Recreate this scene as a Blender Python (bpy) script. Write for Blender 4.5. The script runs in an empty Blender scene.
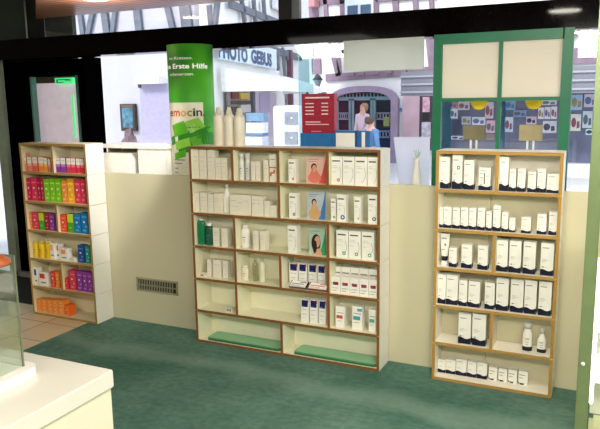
import bpy, bmesh, math, random
from mathutils import Vector, Matrix
random.seed(7)
S = bpy.context.scene
COL = S.collection

# ------------------------------------------------------------------ camera
F, PITCH, ROLL, YAW, EYE = 657.11, 0.17017, -0.01447, -0.44272, 1.69
_cy, _sy = math.cos(YAW), math.sin(YAW)
FW = Vector((_sy*math.cos(PITCH), _cy*math.cos(PITCH), -math.sin(PITCH)))
_rt = Vector((_cy, -_sy, 0)); _up = _rt.cross(FW)
RT = math.cos(ROLL)*_rt + math.sin(ROLL)*_up
UP = math.cos(ROLL)*_up - math.sin(ROLL)*_rt
EYEP = Vector((0, 0, EYE))
cam = bpy.data.objects.new('camera', bpy.data.cameras.new('camera')); COL.objects.link(cam)
M = Matrix((RT, UP, -FW)).transposed().to_4x4(); M.translation = EYEP
cam.matrix_world = M
cam.data.sensor_fit = 'HORIZONTAL'; cam.data.sensor_width = 36
cam.data.lens = F/600*36
cam.data.clip_start = .02; cam.data.clip_end = 200
S.camera = cam

def ray(x, y): return FW + RT*((x-300)/F) - UP*((y-214.5)/F)
def at(x, y, Y):                       # measured point on the vertical plane y = Y
    d = ray(x, y); return EYEP + d*(Y/d.y)
def atp(x, y, p0, n):                  # measured point on a vertical plane through p0
    d = ray(x, y); return EYEP + d*((p0-EYEP).dot(n)/d.dot(n))

# --------------------------------------------------------------- materials
def lin(h):
    h = h.lstrip('#'); o = []
    for i in (0, 2, 4):
        v = int(h[i:i+2], 16)/255
        o.append(v/12.92 if v <= .04045 else ((v+.055)/1.055)**2.4)
    return (*o, 1)
_M = {}
def mat(name, hexa, rough=.6, spec=.3, var=.06, scale=18, metal=0, bump=0, emit=0):
    if name in _M: return _M[name]
    m = bpy.data.materials.new(name); m.use_nodes = True; nt = m.node_tree; n = nt.nodes; l = nt.links
    b = n['Principled BSDF']; c = lin(hexa)
    b.inputs['Roughness'].default_value = rough
    b.inputs['Specular IOR Level'].default_value = spec
    b.inputs['Metallic'].default_value = metal
    tc = n.new('ShaderNodeTexCoord'); nz = n.new('ShaderNodeTexNoise'); nz.inputs['Scale'].default_value = scale
    nz.inputs['Detail'].default_value = 3
    l.new(tc.outputs['Object'], nz.inputs['Vector'])
    r = n.new('ShaderNodeValToRGB'); l.new(nz.outputs['Fac'], r.inputs['Fac'])
    r.color_ramp.elements[0].position = .3; r.color_ramp.elements[1].position = .7
    r.color_ramp.elements[0].color = tuple(v*(1-var) for v in c[:3])+(1,)
    r.color_ramp.elements[1].color = tuple(min(1, v*(1+var)) for v in c[:3])+(1,)
    l.new(r.outputs['Color'], b.inputs['Base Color'])
    if bump:
        bp = n.new('ShaderNodeBump'); bp.inputs['Strength'].default_value = bump; bp.inputs['Distance'].default_value = .01
        l.new(nz.outputs['Fac'], bp.inputs['Height']); l.new(bp.outputs['Normal'], b.inputs['Normal'])
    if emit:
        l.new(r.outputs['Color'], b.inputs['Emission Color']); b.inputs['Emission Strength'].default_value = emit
    _M[name] = m; return m

def glass_mat(name, tint=(1, 1, 1, 1), refl=.06):
    if name in _M: return _M[name]
    m = bpy.data.materials.new(name); m.use_nodes = True; nt = m.node_tree; n = nt.nodes; l = nt.links
    n.clear()
    o = n.new('ShaderNodeOutputMaterial'); mx = n.new('ShaderNodeMixShader')
    t = n.new('ShaderNodeBsdfTransparent'); t.inputs['Color'].default_value = tint
    g = n.new('ShaderNodeBsdfGlossy'); g.inputs['Roughness'].default_value = .02
    lw = n.new('ShaderNodeLayerWeight'); lw.inputs['Blend'].default_value = .15
    mm = n.new('ShaderNodeMath'); mm.operation = 'MULTIPLY_ADD'; mm.inputs[1].default_value = .3; mm.inputs[2].default_value = refl
    l.new(lw.outputs['Fresnel'], mm.inputs[0]); l.new(mm.outputs[0], mx.inputs['Fac'])
    l.new(t.outputs[0], mx.inputs[1]); l.new(g.outputs[0], mx.inputs[2]); l.new(mx.outputs[0], o.inputs['Surface'])
    _M[name] = m; return m

TRACK_Y = 3.34
def carpet_mat():
    m = bpy.data.materials.new('teal_carpet'); m.use_nodes = True; nt = m.node_tree; n = nt.nodes; l = nt.links
    b = n['Principled BSDF']; b.inputs['Roughness'].default_value = .95; b.inputs['Specular IOR Level'].default_value = .1
    tc = n.new('ShaderNodeTexCoord')
    big = n.new('ShaderNodeTexNoise'); big.inputs['Scale'].default_value = 1.3; big.inputs['Detail'].default_value = 3
    l.new(tc.outputs['Object'], big.inputs['Vector'])
    r = n.new('ShaderNodeValToRGB'); l.new(big.outputs['Fac'], r.inputs['Fac'])
    r.color_ramp.elements[0].position = .36; r.color_ramp.elements[0].color = lin('#4e7567')
    r.color_ramp.elements[1].position = .66; r.color_ramp.elements[1].color = lin('#709284')
    mid = n.new('ShaderNodeTexNoise'); mid.inputs['Scale'].default_value = 22; mid.inputs['Detail'].default_value = 4
    mp = n.new('ShaderNodeMapping'); mp.inputs['Scale'].default_value = (1, 1.2, 1)
    l.new(tc.outputs['Object'], mp.inputs['Vector']); l.new(mp.outputs[0], mid.inputs['Vector'])
    r2 = n.new('ShaderNodeValToRGB'); l.new(mid.outputs['Fac'], r2.inputs['Fac'])
    r2.color_ramp.elements[0].position = .35; r2.color_ramp.elements[0].color = (.84, .84, .84, 1)
    r2.color_ramp.elements[1].position = .65; r2.color_ramp.elements[1].color = (1.1, 1.1, 1.1, 1)
    mx = n.new('ShaderNodeMix'); mx.data_type = 'RGBA'; mx.blend_type = 'MULTIPLY'; mx.inputs[0].default_value = 1
    l.new(r.outputs['Color'], mx.inputs[6]); l.new(r2.outputs['Color'], mx.inputs[7])
    # worn greyer track along the shelf units, and faint carpet tiles
    sx = n.new('ShaderNodeSeparateXYZ'); l.new(tc.outputs['Object'], sx.inputs[0])
    def math_(op, a, b_=None, c_=None):
        q = n.new('ShaderNodeMath'); q.operation = op
        for k, v in enumerate((a, b_, c_)):
            if v is None: continue
            if isinstance(v, (int, float)): q.inputs[k].default_value = v
            else: l.new(v, q.inputs[k])
        return q.outputs[0]
    wob = n.new('ShaderNodeTexNoise'); wob.inputs['Scale'].default_value = 1.7; l.new(tc.outputs['Object'], wob.inputs['Vector'])
    yy = math_('ADD', math_('MULTIPLY_ADD', wob.outputs['Fac'], .5, -.25), math_('MULTIPLY_ADD', sx.outputs['X'], .03, sx.outputs['Y']))
    dist = math_('ABSOLUTE', math_('SUBTRACT', yy, TRACK_Y))
    tr = n.new('ShaderNodeValToRGB'); l.new(dist, tr.inputs['Fac'])
    tr.color_ramp.elements[0].position = .04; tr.color_ramp.elements[0].color = (.42, .42, .42, 1)
    tr.color_ramp.elements[1].position = .15; tr.color_ramp.elements[1].color = (0, 0, 0, 1)
    m3 = n.new('ShaderNodeMix'); m3.data_type = 'RGBA'; m3.inputs[7].default_value = lin('#8da79a')
    l.new(tr.outputs['Color'], m3.inputs[0]); l.new(mx.outputs[2], m3.inputs[6])
    ck = n.new('ShaderNodeTexChecker'); ck.inputs['Scale'].default_value = 2.5
    ck.inputs['Color1'].default_value = (.93, .93, .93, 1); ck.inputs['Color2'].default_value = (1, 1, 1, 1)
    l.new(tc.outputs['Object'], ck.inputs['Vector'])
    m4 = n.new('ShaderNodeMix'); m4.data_type = 'RGBA'; m4.blend_type = 'MULTIPLY'; m4.inputs[0].default_value = 1
    l.new(m3.outputs[2], m4.inputs[6]); l.new(ck.outputs['Color'], m4.inputs[7])
    l.new(m4.outputs[2], b.inputs['Base Color'])
    bp = n.new('ShaderNodeBump'); bp.inputs['Strength'].default_value = .4; bp.inputs['Distance'].default_value = .01
    fine = n.new('ShaderNodeTexNoise'); fine.inputs['Scale'].default_value = 160
    l.new(tc.outputs['Object'], fine.inputs['Vector']); l.new(fine.outputs['Fac'], bp.inputs['Height'])
    l.new(bp.outputs['Normal'], b.inputs['Normal'])
    return m

def tile_mat():
    m = bpy.data.materials.new('tan_tiles'); m.use_nodes = True; nt = m.node_tree; n = nt.nodes; l = nt.links
    b = n['Principled BSDF']; b.inputs['Roughness'].default_value = .45
    tc = n.new('ShaderNodeTexCoord'); br = n.new('ShaderNodeTexBrick')
    br.offset = 0; br.inputs['Scale'].default_value = 1
    br.inputs['Brick Width'].default_value = .33; br.inputs['Row Height'].default_value = .33
    br.inputs['Mortar Size'].default_value = .005
    br.inputs['Color1'].default_value = lin('#e6d3ae'); br.inputs['Color2'].default_value = lin('#e0caa2')
    br.inputs['Mortar'].default_value = lin('#a08a66')
    l.new(tc.outputs['Object'], br.inputs['Vector']); l.new(br.outputs['Color'], b.inputs['Base Color'])
    return m

def slat_mat():
    m = bpy.data.materials.new('wood_slat_ceiling'); m.use_nodes = True; nt = m.node_tree; n = nt.nodes; l = nt.links
    b = n['Principled BSDF']; b.inputs['Roughness'].default_value = .35
    tc = n.new('ShaderNodeTexCoord'); w = n.new('ShaderNodeTexWave'); w.wave_type = 'BANDS'; w.bands_direction = 'Y'
    w.inputs['Scale'].default_value = 4.2; w.inputs['Distortion'].default_value = .3
    l.new(tc.outputs['Object'], w.inputs['Vector'])
    r = n.new('ShaderNodeValToRGB'); l.new(w.outputs['Fac'], r.inputs['Fac'])
    r.color_ramp.elements[0].position = .05; r.color_ramp.elements[0].color = lin('#4a2a1a')
    r.color_ramp.elements[1].position = .3; r.color_ramp.elements[1].color = lin('#a07055')
    l.new(r.outputs['Color'], b.inputs['Base Color'])
    return m

WHITE = mat('white_card', '#f2efe6', .5, .3, .02)
INK = mat('grey_ink', '#8a8890', .6)
DARK = mat('dark_ink', '#3c3a40', .6)
NAVY = mat('navy_wave_print', '#15162c', .4)
SHELFW = mat('cream_laminate', '#ece8cc', .45, .35, .02)
PANELW = mat('grey_cream_panel', '#d0c9aa', .6, .25, .03, 2)
BLACK = mat('black_lacquer', '#070505', .05, .07, .2)
BLACKW = mat('black_wall_paint', '#030303', .9, .0, .2)
DKGREY = mat('dark_grey_wall', '#3c423e', .7)
STUCCO = mat('white_stucco', '#f4f4f2', .9, .1, .03, 3, bump=.1)
TIMBER = mat('weathered_timber', '#737a84', .8, .1, .15, 6)
TIMBERP = mat('purple_grey_timber', '#94808f', .8, .1, .12, 6)
GLASS = glass_mat('window_glass')
def sheet_mat(name, hexa, t=.5):
    m = bpy.data.materials.new(name); m.use_nodes = True; n = m.node_tree.nodes; l = m.node_tree.links
    n.clear(); o = n.new('ShaderNodeOutputMaterial'); mx = n.new('ShaderNodeMixShader'); mx.inputs['Fac'].default_value = t
    d = n.new('ShaderNodeBsdfDiffuse'); tr = n.new('ShaderNodeBsdfTranslucent')
    nz = n.new('ShaderNodeTexNoise'); nz.inputs['Scale'].default_value = 2
    r = n.new('ShaderNodeValToRGB'); c = lin(hexa); r.color_ramp.elements[0].color = tuple(v*.95 for v in c[:3])+(1,); r.color_ramp.elements[1].color = c
    l.new(nz.outputs['Fac'], r.inputs['Fac']); l.new(r.outputs['Color'], d.inputs['Color']); l.new(r.outputs['Color'], tr.inputs['Color'])
    l.new(d.outputs[0], mx.inputs[1]); l.new(tr.outputs[0], mx.inputs[2]); l.new(mx.outputs[0], o.inputs['Surface']); return m
ACRYL = glass_mat('acrylic', (.93, .97, .93, 1), .10)

# ------------------------------------------------------------ mesh helpers
class MB:
    """collects shapes of one part; build() links them as one mesh object"""
    def __init__(s): s.v = []; s.f = []; s.m = []; s.smooth = []
    def poly(s, pts, m=0, smooth=False):
        b = len(s.v); s.v += [tuple(p) for p in pts]; s.f.append(tuple(range(b, b+len(pts)))); s.m.append(m); s.smooth.append(smooth)
    def box(s, x0, y0, z0, x1, y1, z1, m=0, front=None, bev=0):
        if x1 < x0: x0, x1 = x1, x0
        if y1 < y0: y0, y1 = y1, y0
        if z1 < z0: z0, z1 = z1, z0
        if bev:
            bm = bmesh.new(); bmesh.ops.create_cube(bm, size=1)
            for v in bm.verts: v.co = Vector((x0+(v.co.x+.5)*(x1-x0), y0+(v.co.y+.5)*(y1-y0), z0+(v.co.z+.5)*(z1-z0)))
            bmesh.ops.bevel(bm, geom=bm.edges[:], offset=bev, segments=2, affect='EDGES')
            s.bm(bm, m); return
        P = [(x0,y0,z0),(x1,y0,z0),(x1,y1,z0),(x0,y1,z0),(x0,y0,z1),(x1,y0,z1),(x1,y1,z1),(x0,y1,z1)]
        b = len(s.v); s.v += P
        for i, q in enumerate([(0,1,5,4),(1,2,6,5),(2,3,7,6),(3,0,4,7),(4,5,6,7),(3,2,1,0)]):
            s.f.append(tuple(b+k for k in q)); s.m.append(front if (i == 0 and front is not None) else m); s.smooth.append(False)
    def bm(s, bm, m=0, smooth=False):
        bm.verts.ensure_lookup_table(); b = len(s.v)
        for i, v in enumerate(bm.verts): v.index = i; s.v.append(tuple(v.co))
        for f in bm.faces: s.f.append(tuple(b+v.index for v in f.verts)); s.m.append(m); s.smooth.append(smooth)
        bm.free()
    def lathe(s, prof, cx=0, cy=0, m=0, n=20, sx=1, sy=1, cap=True):
        b = len(s.v)
        for r, z in prof:
            for k in range(n):
                a = 2*math.pi*k/n; s.v.append((cx+r*math.cos(a)*sx, cy+r*math.sin(a)*sy, z))
        for i in range(len(prof)-1):
            for k in range(n):
                k2 = (k+1) % n
                s.f.append((b+i*n+k, b+i*n+k2, b+(i+1)*n+k2, b+(i+1)*n+k)); s.m.append(m); s.smooth.append(True)
        if cap:
            s.f.append(tuple(b+k for k in range(n-1, -1, -1))); s.m.append(m); s.smooth.append(False)
            e = b+(len(prof)-1)*n; s.f.append(tuple(e+k for k in range(n))); s.m.append(m); s.smooth.append(False)
    def bar(s, p, q, w, d, m=0):
        """square bar between p and q, w wide in the xz plane, d deep in y"""
        p = Vector(p); q = Vector(q); t = (q-p).normalized(); side = Vector((t.z, 0, -t.x)) if abs(t.y) < .99 else Vector((1, 0, 0))
        if side.length < 1e-6: side = Vector((1, 0, 0))
        side.normalize(); up = t.cross(side).normalized()
        a = side*w/2; c = up*d/2; P = [p-a-c, p+a-c, p+a+c, p-a+c, q-a-c, q+a-c, q+a+c, q-a+c]
        b = len(s.v); s.v += [tuple(x) for x in P]
        for f in [(0,1,2,3),(4,7,6,5),(0,4,5,1),(1,5,6,2),(2,6,7,3),(3,7,4,0)]:
            s.f.append(tuple(b+k for k in f)); s.m.append(m); s.smooth.append(False)
    def tube(s, pts, r, m=0, n=8):
        for a, b_ in zip(pts[:-1], pts[1:]):
            a = Vector(a); b_ = Vector(b_); t = (b_-a).normalized()
            u = t.orthogonal().normalized(); w = t.cross(u); b = len(s.v)
            for p in (a, b_):
                for k in range(n):
                    g = 2*math.pi*k/n; s.v.append(tuple(p+u*r*math.cos(g)+w*r*math.sin(g)))
            for k in range(n):
                s.f.append((b+k, b+(k+1) % n, b+n+(k+1) % n, b+n+k)); s.m.append(m); s.smooth.append(True)
            s.f.append(tuple(b+k for k in range(n-1, -1, -1))); s.m.append(m); s.smooth.append(False)
            s.f.append(tuple(b+n+k for k in range(n))); s.m.append(m); s.smooth.append(False)
    def build(s, name, mats, parent=None, loc=(0, 0, 0)):
        me = bpy.data.meshes.new(name); me.from_pydata(s.v, [], s.f)
        if not isinstance(mats, (list, tuple)): mats = [mats]
        for m in mats: me.materials.append(m)
        for p, mi, sm in zip(me.polygons, s.m, s.smooth): p.material_index = mi; p.use_smooth = sm
        bm = bmesh.new(); bm.from_mesh(me); bmesh.ops.recalc_face_normals(bm, faces=[f for f in bm.faces if len(f.edges) and any(len(e.link_faces) > 1 for e in f.edges)]); bm.to_mesh(me); bm.free()
        o = bpy.data.objects.new(name, me); COL.objects.link(o); o.location = loc
        if parent: o.parent = parent
        return o

def tag(o, label=None, cat=None, group=None, kind=None):
    if label: o['label'] = label
    if cat: o['category'] = cat
    if group: o['group'] = group
    if kind: o['kind'] = kind
    return o
def empty(name, loc, label, cat, group=None, rz=0):
    o = bpy.data.objects.new(name, None); COL.objects.link(o); o.location = loc; o.rotation_euler = (0, 0, rz)
    o.empty_display_size = .05
    return tag(o, label, cat, group)
def rebase(o, loc):
    o.location = loc
    for c in o.children: c.location = c.location-Vector(loc)
def struct(name, mb, m): return tag(mb.build(name, m), kind='structure')
def boxobj(name, b, m, parent=None, bev=0):
    mb = MB(); mb.box(*b, bev=bev); return mb.build(name, m, parent)

def text_mesh(body, size, fn, name, m, parent, spacing=1.0, bold=0, width=None):
    """flat lettering; fn maps (x, y) of the lettering to a point"""
    cu = bpy.data.curves.new('lettering', 'FONT'); cu.body = body; cu.size = size; cu.space_character = spacing
    cu.offset = bold; cu.resolution_u = 3
    t = bpy.data.objects.new('lettering', cu); COL.objects.link(t)
    dg = bpy.context.evaluated_depsgraph_get(); dg.update()
    me = bpy.data.meshes.new_from_object(t.evaluated_get(dg))
    bpy.data.objects.remove(t); bpy.data.curves.remove(cu)
    xs = [v.co.x for v in me.vertices]; x0, x1 = min(xs), max(xs)
    k = width/(x1-x0) if width else 1
    for v in me.vertices: v.co = Vector(fn((v.co.x-x0)*k, v.co.y))
    me.materials.clear(); me.materials.append(m if not isinstance(m, list) else m[0])
    me.name = name
    o = bpy.data.objects.new(name, me); COL.objects.link(o); o.parent = parent
    return o

# ------------------------------------------------------------------- room
YG = 4.40          # window glass
YW = 3.95          # low panel wall behind the shelf units
CEIL = 2.45
mb = MB(); mb.box(-3.64, -4, -.05, 3.2, 4.55, 0); struct('floor', mb, carpet_mat())
mb = MB(); mb.box(-7.5, -4, -.05, -3.64, 3.93, 0); struct('floor_tiles', mb, tile_mat())
mb = MB(); mb.box(-7.5, 3.93, -.05, -3.64, 4.7, 0); struct('floor_mat', mb, mat('dark_door_mat', '#2c2e2b', .95))
def atz(x, y, Z): d = ray(x, y); return EYEP + d*((Z-EYE)/d.z)
c1 = atz(36, 15, CEIL); c2 = atz(36, -2, CEIL); c1 = c2+(c1-c2)*((4.5-c2.y)/(c1.y-c2.y)) if abs(c1.y-c2.y) > .01 else c1
c3 = c2+(c2-c1)*1.2
mb = MB(); q = [(3.2, -4), (3.2, 4.5), (c1.x, 4.5), (c2.x, c2.y), (c3.x, c3.y), (c3.x, -4)]
mb.poly([(x, y, CEIL) for x, y in q]); mb.poly([(x, y, CEIL+.06) for x, y in reversed(q)])
for i in range(len(q)): (xa, ya), (xb, yb) = q[i], q[(i+1) % len(q)]; mb.poly([(xa, ya, CEIL), (xb, yb, CEIL), (xb, yb, CEIL+.06), (xa, ya, CEIL+.06)])
struct('ceiling', mb, slat_mat())
mb = MB(); mb.box(-7.5, -4, 2.75, 3.2, 4.85, 2.8); struct('ceiling_dark', mb, DKGREY)
RW = mat('room_wall', '#d8d2be', .8)
mb = MB(); mb.box(-7.5, -4.1, 0, 3.2, -4, 2.8); struct('wall_back', mb, RW)
mb = MB(); mb.box(3.2, -4.1, 0, 3.3, 4.6, 2.8); struct('wall_right', mb, RW)
mb = MB(); mb.box(-7.6, -4.1, 0, -7.5, 4.8, 2.8); struct('wall_left', mb, RW)

# low panel wall with three boards and the window ledge behind it
mb = MB()
for a, b in ((-3.585, -2.602), (-2.6, -.622), (-.62, 3.2)): mb.box(a, YW, 0, b-.004, YW+.02, 1.17)
struct('wall_front', mb, PANELW)
mb = MB(); mb.box(-3.95, YW+.02, 1.06, 3.2, 4.46, 1.10); struct('window_sill', mb, mat('white_ledge', '#efeee9', .5))
mb = MB(); mb.box(-3.95, 4.40, 0, 3.2, 4.46, 1.06); struct('wall_parapet', mb, mat('parapet', '#d8d2c8', .8))

# beam across the shop window
mb = MB(); mb.box(-7.5, 4.395, 2.098, 3.2, 4.56, 2.275); struct('trim_beam', mb, BLACK)

# glazing: one pane below the beam, one above
def window(name, x0, z0, x1, z1, Y, frame):
    o = MB(); o.box(x0, Y, z0, x1, Y+.006, z1); g = struct(name, o, GLASS)
    return g
window('window_1', -3.93, 1.10, -2.09, 2.10, 4.43, None)
window('window_2', -1.975, 1.10, 3.2, 2.10, 4.43, None)
window('window_3', -4.55, 2.275, 3.2, CEIL, 4.43, None)
mb = MB(); mb.box(-2.09, 4.415, 1.10, -1.975, 4.425, 2.098); struct('window_5', mb, glass_mat('teal_glass_fin', (.72, .88, .9, 1), .1))
mb = MB(); mb.box(-2.235, 4.40, 2.275, -2.14, 4.46, CEIL); mb.box(-2.14, 4.42, 2.275, -2.08, 4.46, CEIL, 1); struct('trim_upper_mullion', mb, [mat('dark_mullion', '#1c1a1c', .5), mat('grey_mullion', '#6d6f72', .5)])

# black wall at the left, with a glazed slot
YB = 4.62
def X_(x, y, Y=YB): return at(x, y, Y).x
def Z_(x, y, Y=YB): return at(x, y, Y).z
sx0, sx1, sz1 = X_(32, 100), X_(79.5, 100), Z_(55, 76)
px0, px1 = X_(12, 200), X_(99, 90)
mb = MB()
mb.box(px0, YB, .0, sx0, YB+.05, 2.1); mb.box(sx1, YB, 0, px1, YB+.05, 2.1); mb.box(sx0, YB, sz1, sx1, YB+.05, 2.1)
mb.box(sx0, YB, 0, sx1, YB+.05, .9)
mb.box(px1-.03, 4.46, 0, px1, YB, 2.1)
struct('wall_black', mb, BLACKW)
mb = MB(); mb.box(-7.5, YB, 2.1, X_(72, 25), YB+.05, 2.8); struct('wall_upper', mb, DKGREY)
mb = MB(); mb.box(X_(45, 25), YB-.06, 2.2, X_(30, 25), YB, 2.7); struct('trim_dark_column', mb, mat('darker_column', '#1d201d', .7))
mb = MB(); mb.tube([(X_(26.5, 30, 4.5), 4.5, 2.2), (X_(25, 10, 4.5), 4.5, 2.62)], .008); tag(mb.build('conduit', mat('pale_conduit', '#8b9088', .5)), 'thin pale vertical conduit on the dark grey upper wall, top left', 'pipe')
mb = MB(); mb.box(px0, 4.58, 0, sx0+1.2, 4.62, .05); struct('baseboard_front', mb, mat('pale_skirting', '#8d938c', .5))
# glazed slot: teal edged glass, poster behind
mb = MB(); tl = .02
mb.box(sx0, YB-.01, .9, sx0+tl, YB+.05, sz1); mb.box(sx1-tl*1.3, YB-.01, .9, sx1, YB+.05, sz1); 
struct('trim_slot_frame', mb, mat('teal_glass_edge', '#4f7a70', .25, .5))
mb = MB(); mb.box(sx0+tl, YB+.02, .9, sx1-tl, YB+.026, sz1); struct('window_4', mb, GLASS)
p = empty('poster_board', (0, 0, 0), 'pale pinkish blank poster board behind the narrow slot in the black wall', 'poster')
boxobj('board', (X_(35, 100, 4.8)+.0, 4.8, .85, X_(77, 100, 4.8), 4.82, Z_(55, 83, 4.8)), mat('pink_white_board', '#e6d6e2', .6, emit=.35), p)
boxobj('stand_foot', (X_(40, 100, 4.8), 4.76, -.05, X_(70, 100, 4.8), 4.9, .85), mat('stand_dark', '#2a2a2c'), p); boxobj('dark_header', (X_(33, 80, 4.8), 4.81, Z_(55, 83, 4.8), X_(79, 80, 4.8), 4.83, Z_(55, 74, 4.8)), BLACKW, p); rebase(p, (X_(55, 100, 4.8), 4.8, -.05))
# exit sign
e = empty('exit_sign', (0, 0, 0), 'small lit green escape sign at the top of the narrow slot', 'sign')
a, b = at(55, 78, 4.76), at(73, 83.5, 4.76)
boxobj('sign_body', (a.x, 4.755, b.z, b.x, 4.79, a.z), mat('green_lit_sign', '#3fd07a', .4, emit=1.0), e)
mb = MB(); w = b.x-a.x; h = a.z-b.z
for (u0, v0, u1, v1) in ((.1, .25, .75, .4), (.1, .25, .17, .8), (.1, .68, .5, .8), (.6, .3, .9, .5)): mb.box(a.x+u0*w, 4.752, b.z+(1-v1)*h, a.x+u1*w, 4.755, b.z+(1-v0)*h)
mb.build('sign_mark', mat('dark_green_mark', '#0d4a2a'), e); rebase(e, (a.x, 4.77, b.z))
a, b = at(69, 95, 4.755), at(73, 138, 4.755)
t = boxobj('green_strip', (a.x, 4.785, b.z, b.x, 4.799, a.z), mat('green_lit_sign', '#3fd07a'), p); t.location = -p.location; t['label'] = 'light green strip'

# glass door at far left edge
mb = MB(); mb.box(X_(7, 200), 4.58, 0, X_(15, 200), 4.66, 2.1); struct('door_1', mb, mat('greenish_door_post', '#8f9c8c', .4))
mb = MB(); mb.box(-7.5, 4.62, 0, X_(7, 200), 4.628, 2.1); struct('door_pane', mb, GLASS)

# vent grille in the low panel
v = empty('vent_grille', (0, 0, 0), 'grey slotted vent grille low in the cream panel between left and middle units', 'vent')
x0, x1, z0, z1 = -3.292, -2.904, .252, .36
mb = MB(); fr = .013
mb.box(x0, YW-.008, z0, x1, YW, z0+fr); mb.box(x0, YW-.008, z1-fr, x1, YW, z1); mb.box(x0, YW-.008, z0, x0+fr, YW, z1); mb.box(x1-fr, YW-.008, z0, x1, YW, z1)
mb.build('frame', mat('vent_frame', '#a49f84', .5), v)
boxobj('backing', (x0+fr, YW-.001, z0+fr, x1-fr, YW, z1-fr), mat('vent_dark', '#33322a'), v)
mb = MB(); k = 0; xx = x0+.025
while xx < x1-.03:
    mb.bar((xx, YW-.005, z0+fr), (xx+.008, YW-.005, z1-fr), .009, .006); xx += .024
mb.box(x0+fr, YW-.007, .298, x1-fr, YW-.002, .308)
mb.build('slats', mat('vent_slats', '#908c74', .5), v); rebase(v, (-3.1, YW, .252))

# -------------------------------------------------------------- shelf units
T = .018; DEP = .19; PIT = 1.4/6
def zc(i): return 1.4-PIT*i           # board i centre height, 0 = top
class Unit: pass
def unit(nm, label, x0, yf, w, edge, divs, inner):
    root = empty('shelf_unit', (x0+w/2, yf+DEP/2, 0), label, 'shelf unit', 'open shelf units along the window wall')
    ox, oy = x0+w/2, yf+DEP/2
    x1 = x0+w; yb = yf+DEP
    mats = [inner, edge]
    def B(name, b, seam=False):
        mb = MB(); mb.box(b[0]-ox, b[1]-oy, b[2], b[3]-ox, b[4]-oy, b[5], 0, None if name == 'back_panel' else 1)
        if seam:
            mb = MB(); n = 6
            for k in range(n):
                za, zb = 1.4*k/n+.0012, 1.4*(k+1)/n-.0012
                mb.box(b[0]-ox, b[1]-oy, za, b[3]-ox, b[4]-oy, zb, 0, 1)
        return mb.build(name, mats, root)
    for b_ in ((x0, yf, 0, x0+T, yb, 1.4), (x1-T, yf, 0, x1, yb, 1.4)):
        sp_ = B('side_panel', b_, True); sp_.data.materials.append(mat('white_side_laminate', '#f3f1ea', .4, .4, .02))
        out = -1 if b_[0] == x0 else 1
        for p_ in sp_.data.polygons:
            if p_.normal.x*out > .9: p_.material_index = 2
    B('top_panel', (x0+T, yf, 1.4-T, x1-T, yb, 1.4)); B('base_panel', (x0+T, yf, 0, x1-T, yb, T))
    for i in range(1, 6): B('shelf', (x0+T, yf+.0005, zc(i)-T/2, x1-T, yb-.006, zc(i)+T/2))
    B('back_panel', (x0+T, yb-.006, T, x1-T, yb-.001, 1.4-T))
    for r, fr in divs:
        c = x0+w*fr; zt = (1.4-T) if r == 0 else zc(r)-T/2; zb = T if r == 5 else zc(r+1)+T/2
        B('divider', (c-T/2, yf+.001, zb, c+T/2, yb-.006, zt))
    u = Unit(); u.divs = divs; u.x0, u.yf, u.w, u.name, u.count = x0, yf, w, nm, {}
    u.floor = lambda r: .0004+(T if r == 5 else zc(r+1)+T/2)
    return u
UL = unit('left unit', 'narrow white shelf unit at the left full of brightly coloured boxes', -4.223, 3.755, .681, mat('tan_board_edge', '#a5854d', .6), [(0, .5), (2, .5), (4, .5)], mat('cream_laminate_left', '#e3d8b4', .45, .35, .02))
UM = unit('middle unit', 'wide white shelf unit with brown edges in the middle of the window wall', -2.617, 3.753, 1.375, mat('brown_board_edge', '#85552a', .6),
          [(0, .25), (0, .5), (0, .75), (1, .5), (2, .25), (2, .75), (3, .25), (3, .5), (3, .75), (4, .25), (4, .75), (5, .5)], SHELFW)
UM_skip = None
UR = unit('right unit', 'narrow shelf unit with ochre edges below the green window frame', -.914, 3.781, .689, mat('ochre_board_edge', '#b38a45', .6), [(0, .5), (2, .5), (4, .5)], mat('warm_white_laminate', '#f5efdf', .45, .35, .02))

ORD = ['leftmost', 'second from left', 'third from left', 'fourth from left', 'fifth from left', 'sixth from left', 'seventh from left', 'eighth from left', 'ninth from left', 'tenth from left', 'eleventh from left', 'twelfth from left', 'thirteenth from left', 'fourteenth from left', 'fifteenth from left', 'sixteenth from left', 'seventeenth from left', 'eighteenth from left']
ROW = ['top row', 'second row', 'third row', 'fourth row', 'fifth row', 'bottom row']
def place(u, r, xl, xr, yt, inset=.022):
    """x, width, height of an article whose front stands `inset` behind the unit's front edge"""
    Y = u.yf+inset; z = u.floor(r)
    ym = yt+12
    X0 = at(xl, ym, Y).x; X1 = at(xr, ym, Y).x; H = at((xl+xr)/2, yt, Y).z-z
    xm = (X0+X1)/2; lo, hi = u.x0+T, u.x0+u.w-T
    for rr, fr in u.divs:
        c = u.x0+u.w*fr
        if rr == r:
            if c < xm: lo = max(lo, c+T/2)
            else: hi = min(hi, c-T/2)
    X0 = max(X0, lo+.0015); X1 = min(X1, hi-.0008)
    H = min(H, (1.4-T if r == 0 else zc(r)-T/2)-z-.002)
    return X0, X1-X0, H, Y, z
def lab(u, r, desc):
    i = u.count.get(r, 0); u.count[r] = i+1
    return f'{desc}, {ORD[i]} in {ROW[r]} of {u.name}'

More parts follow.
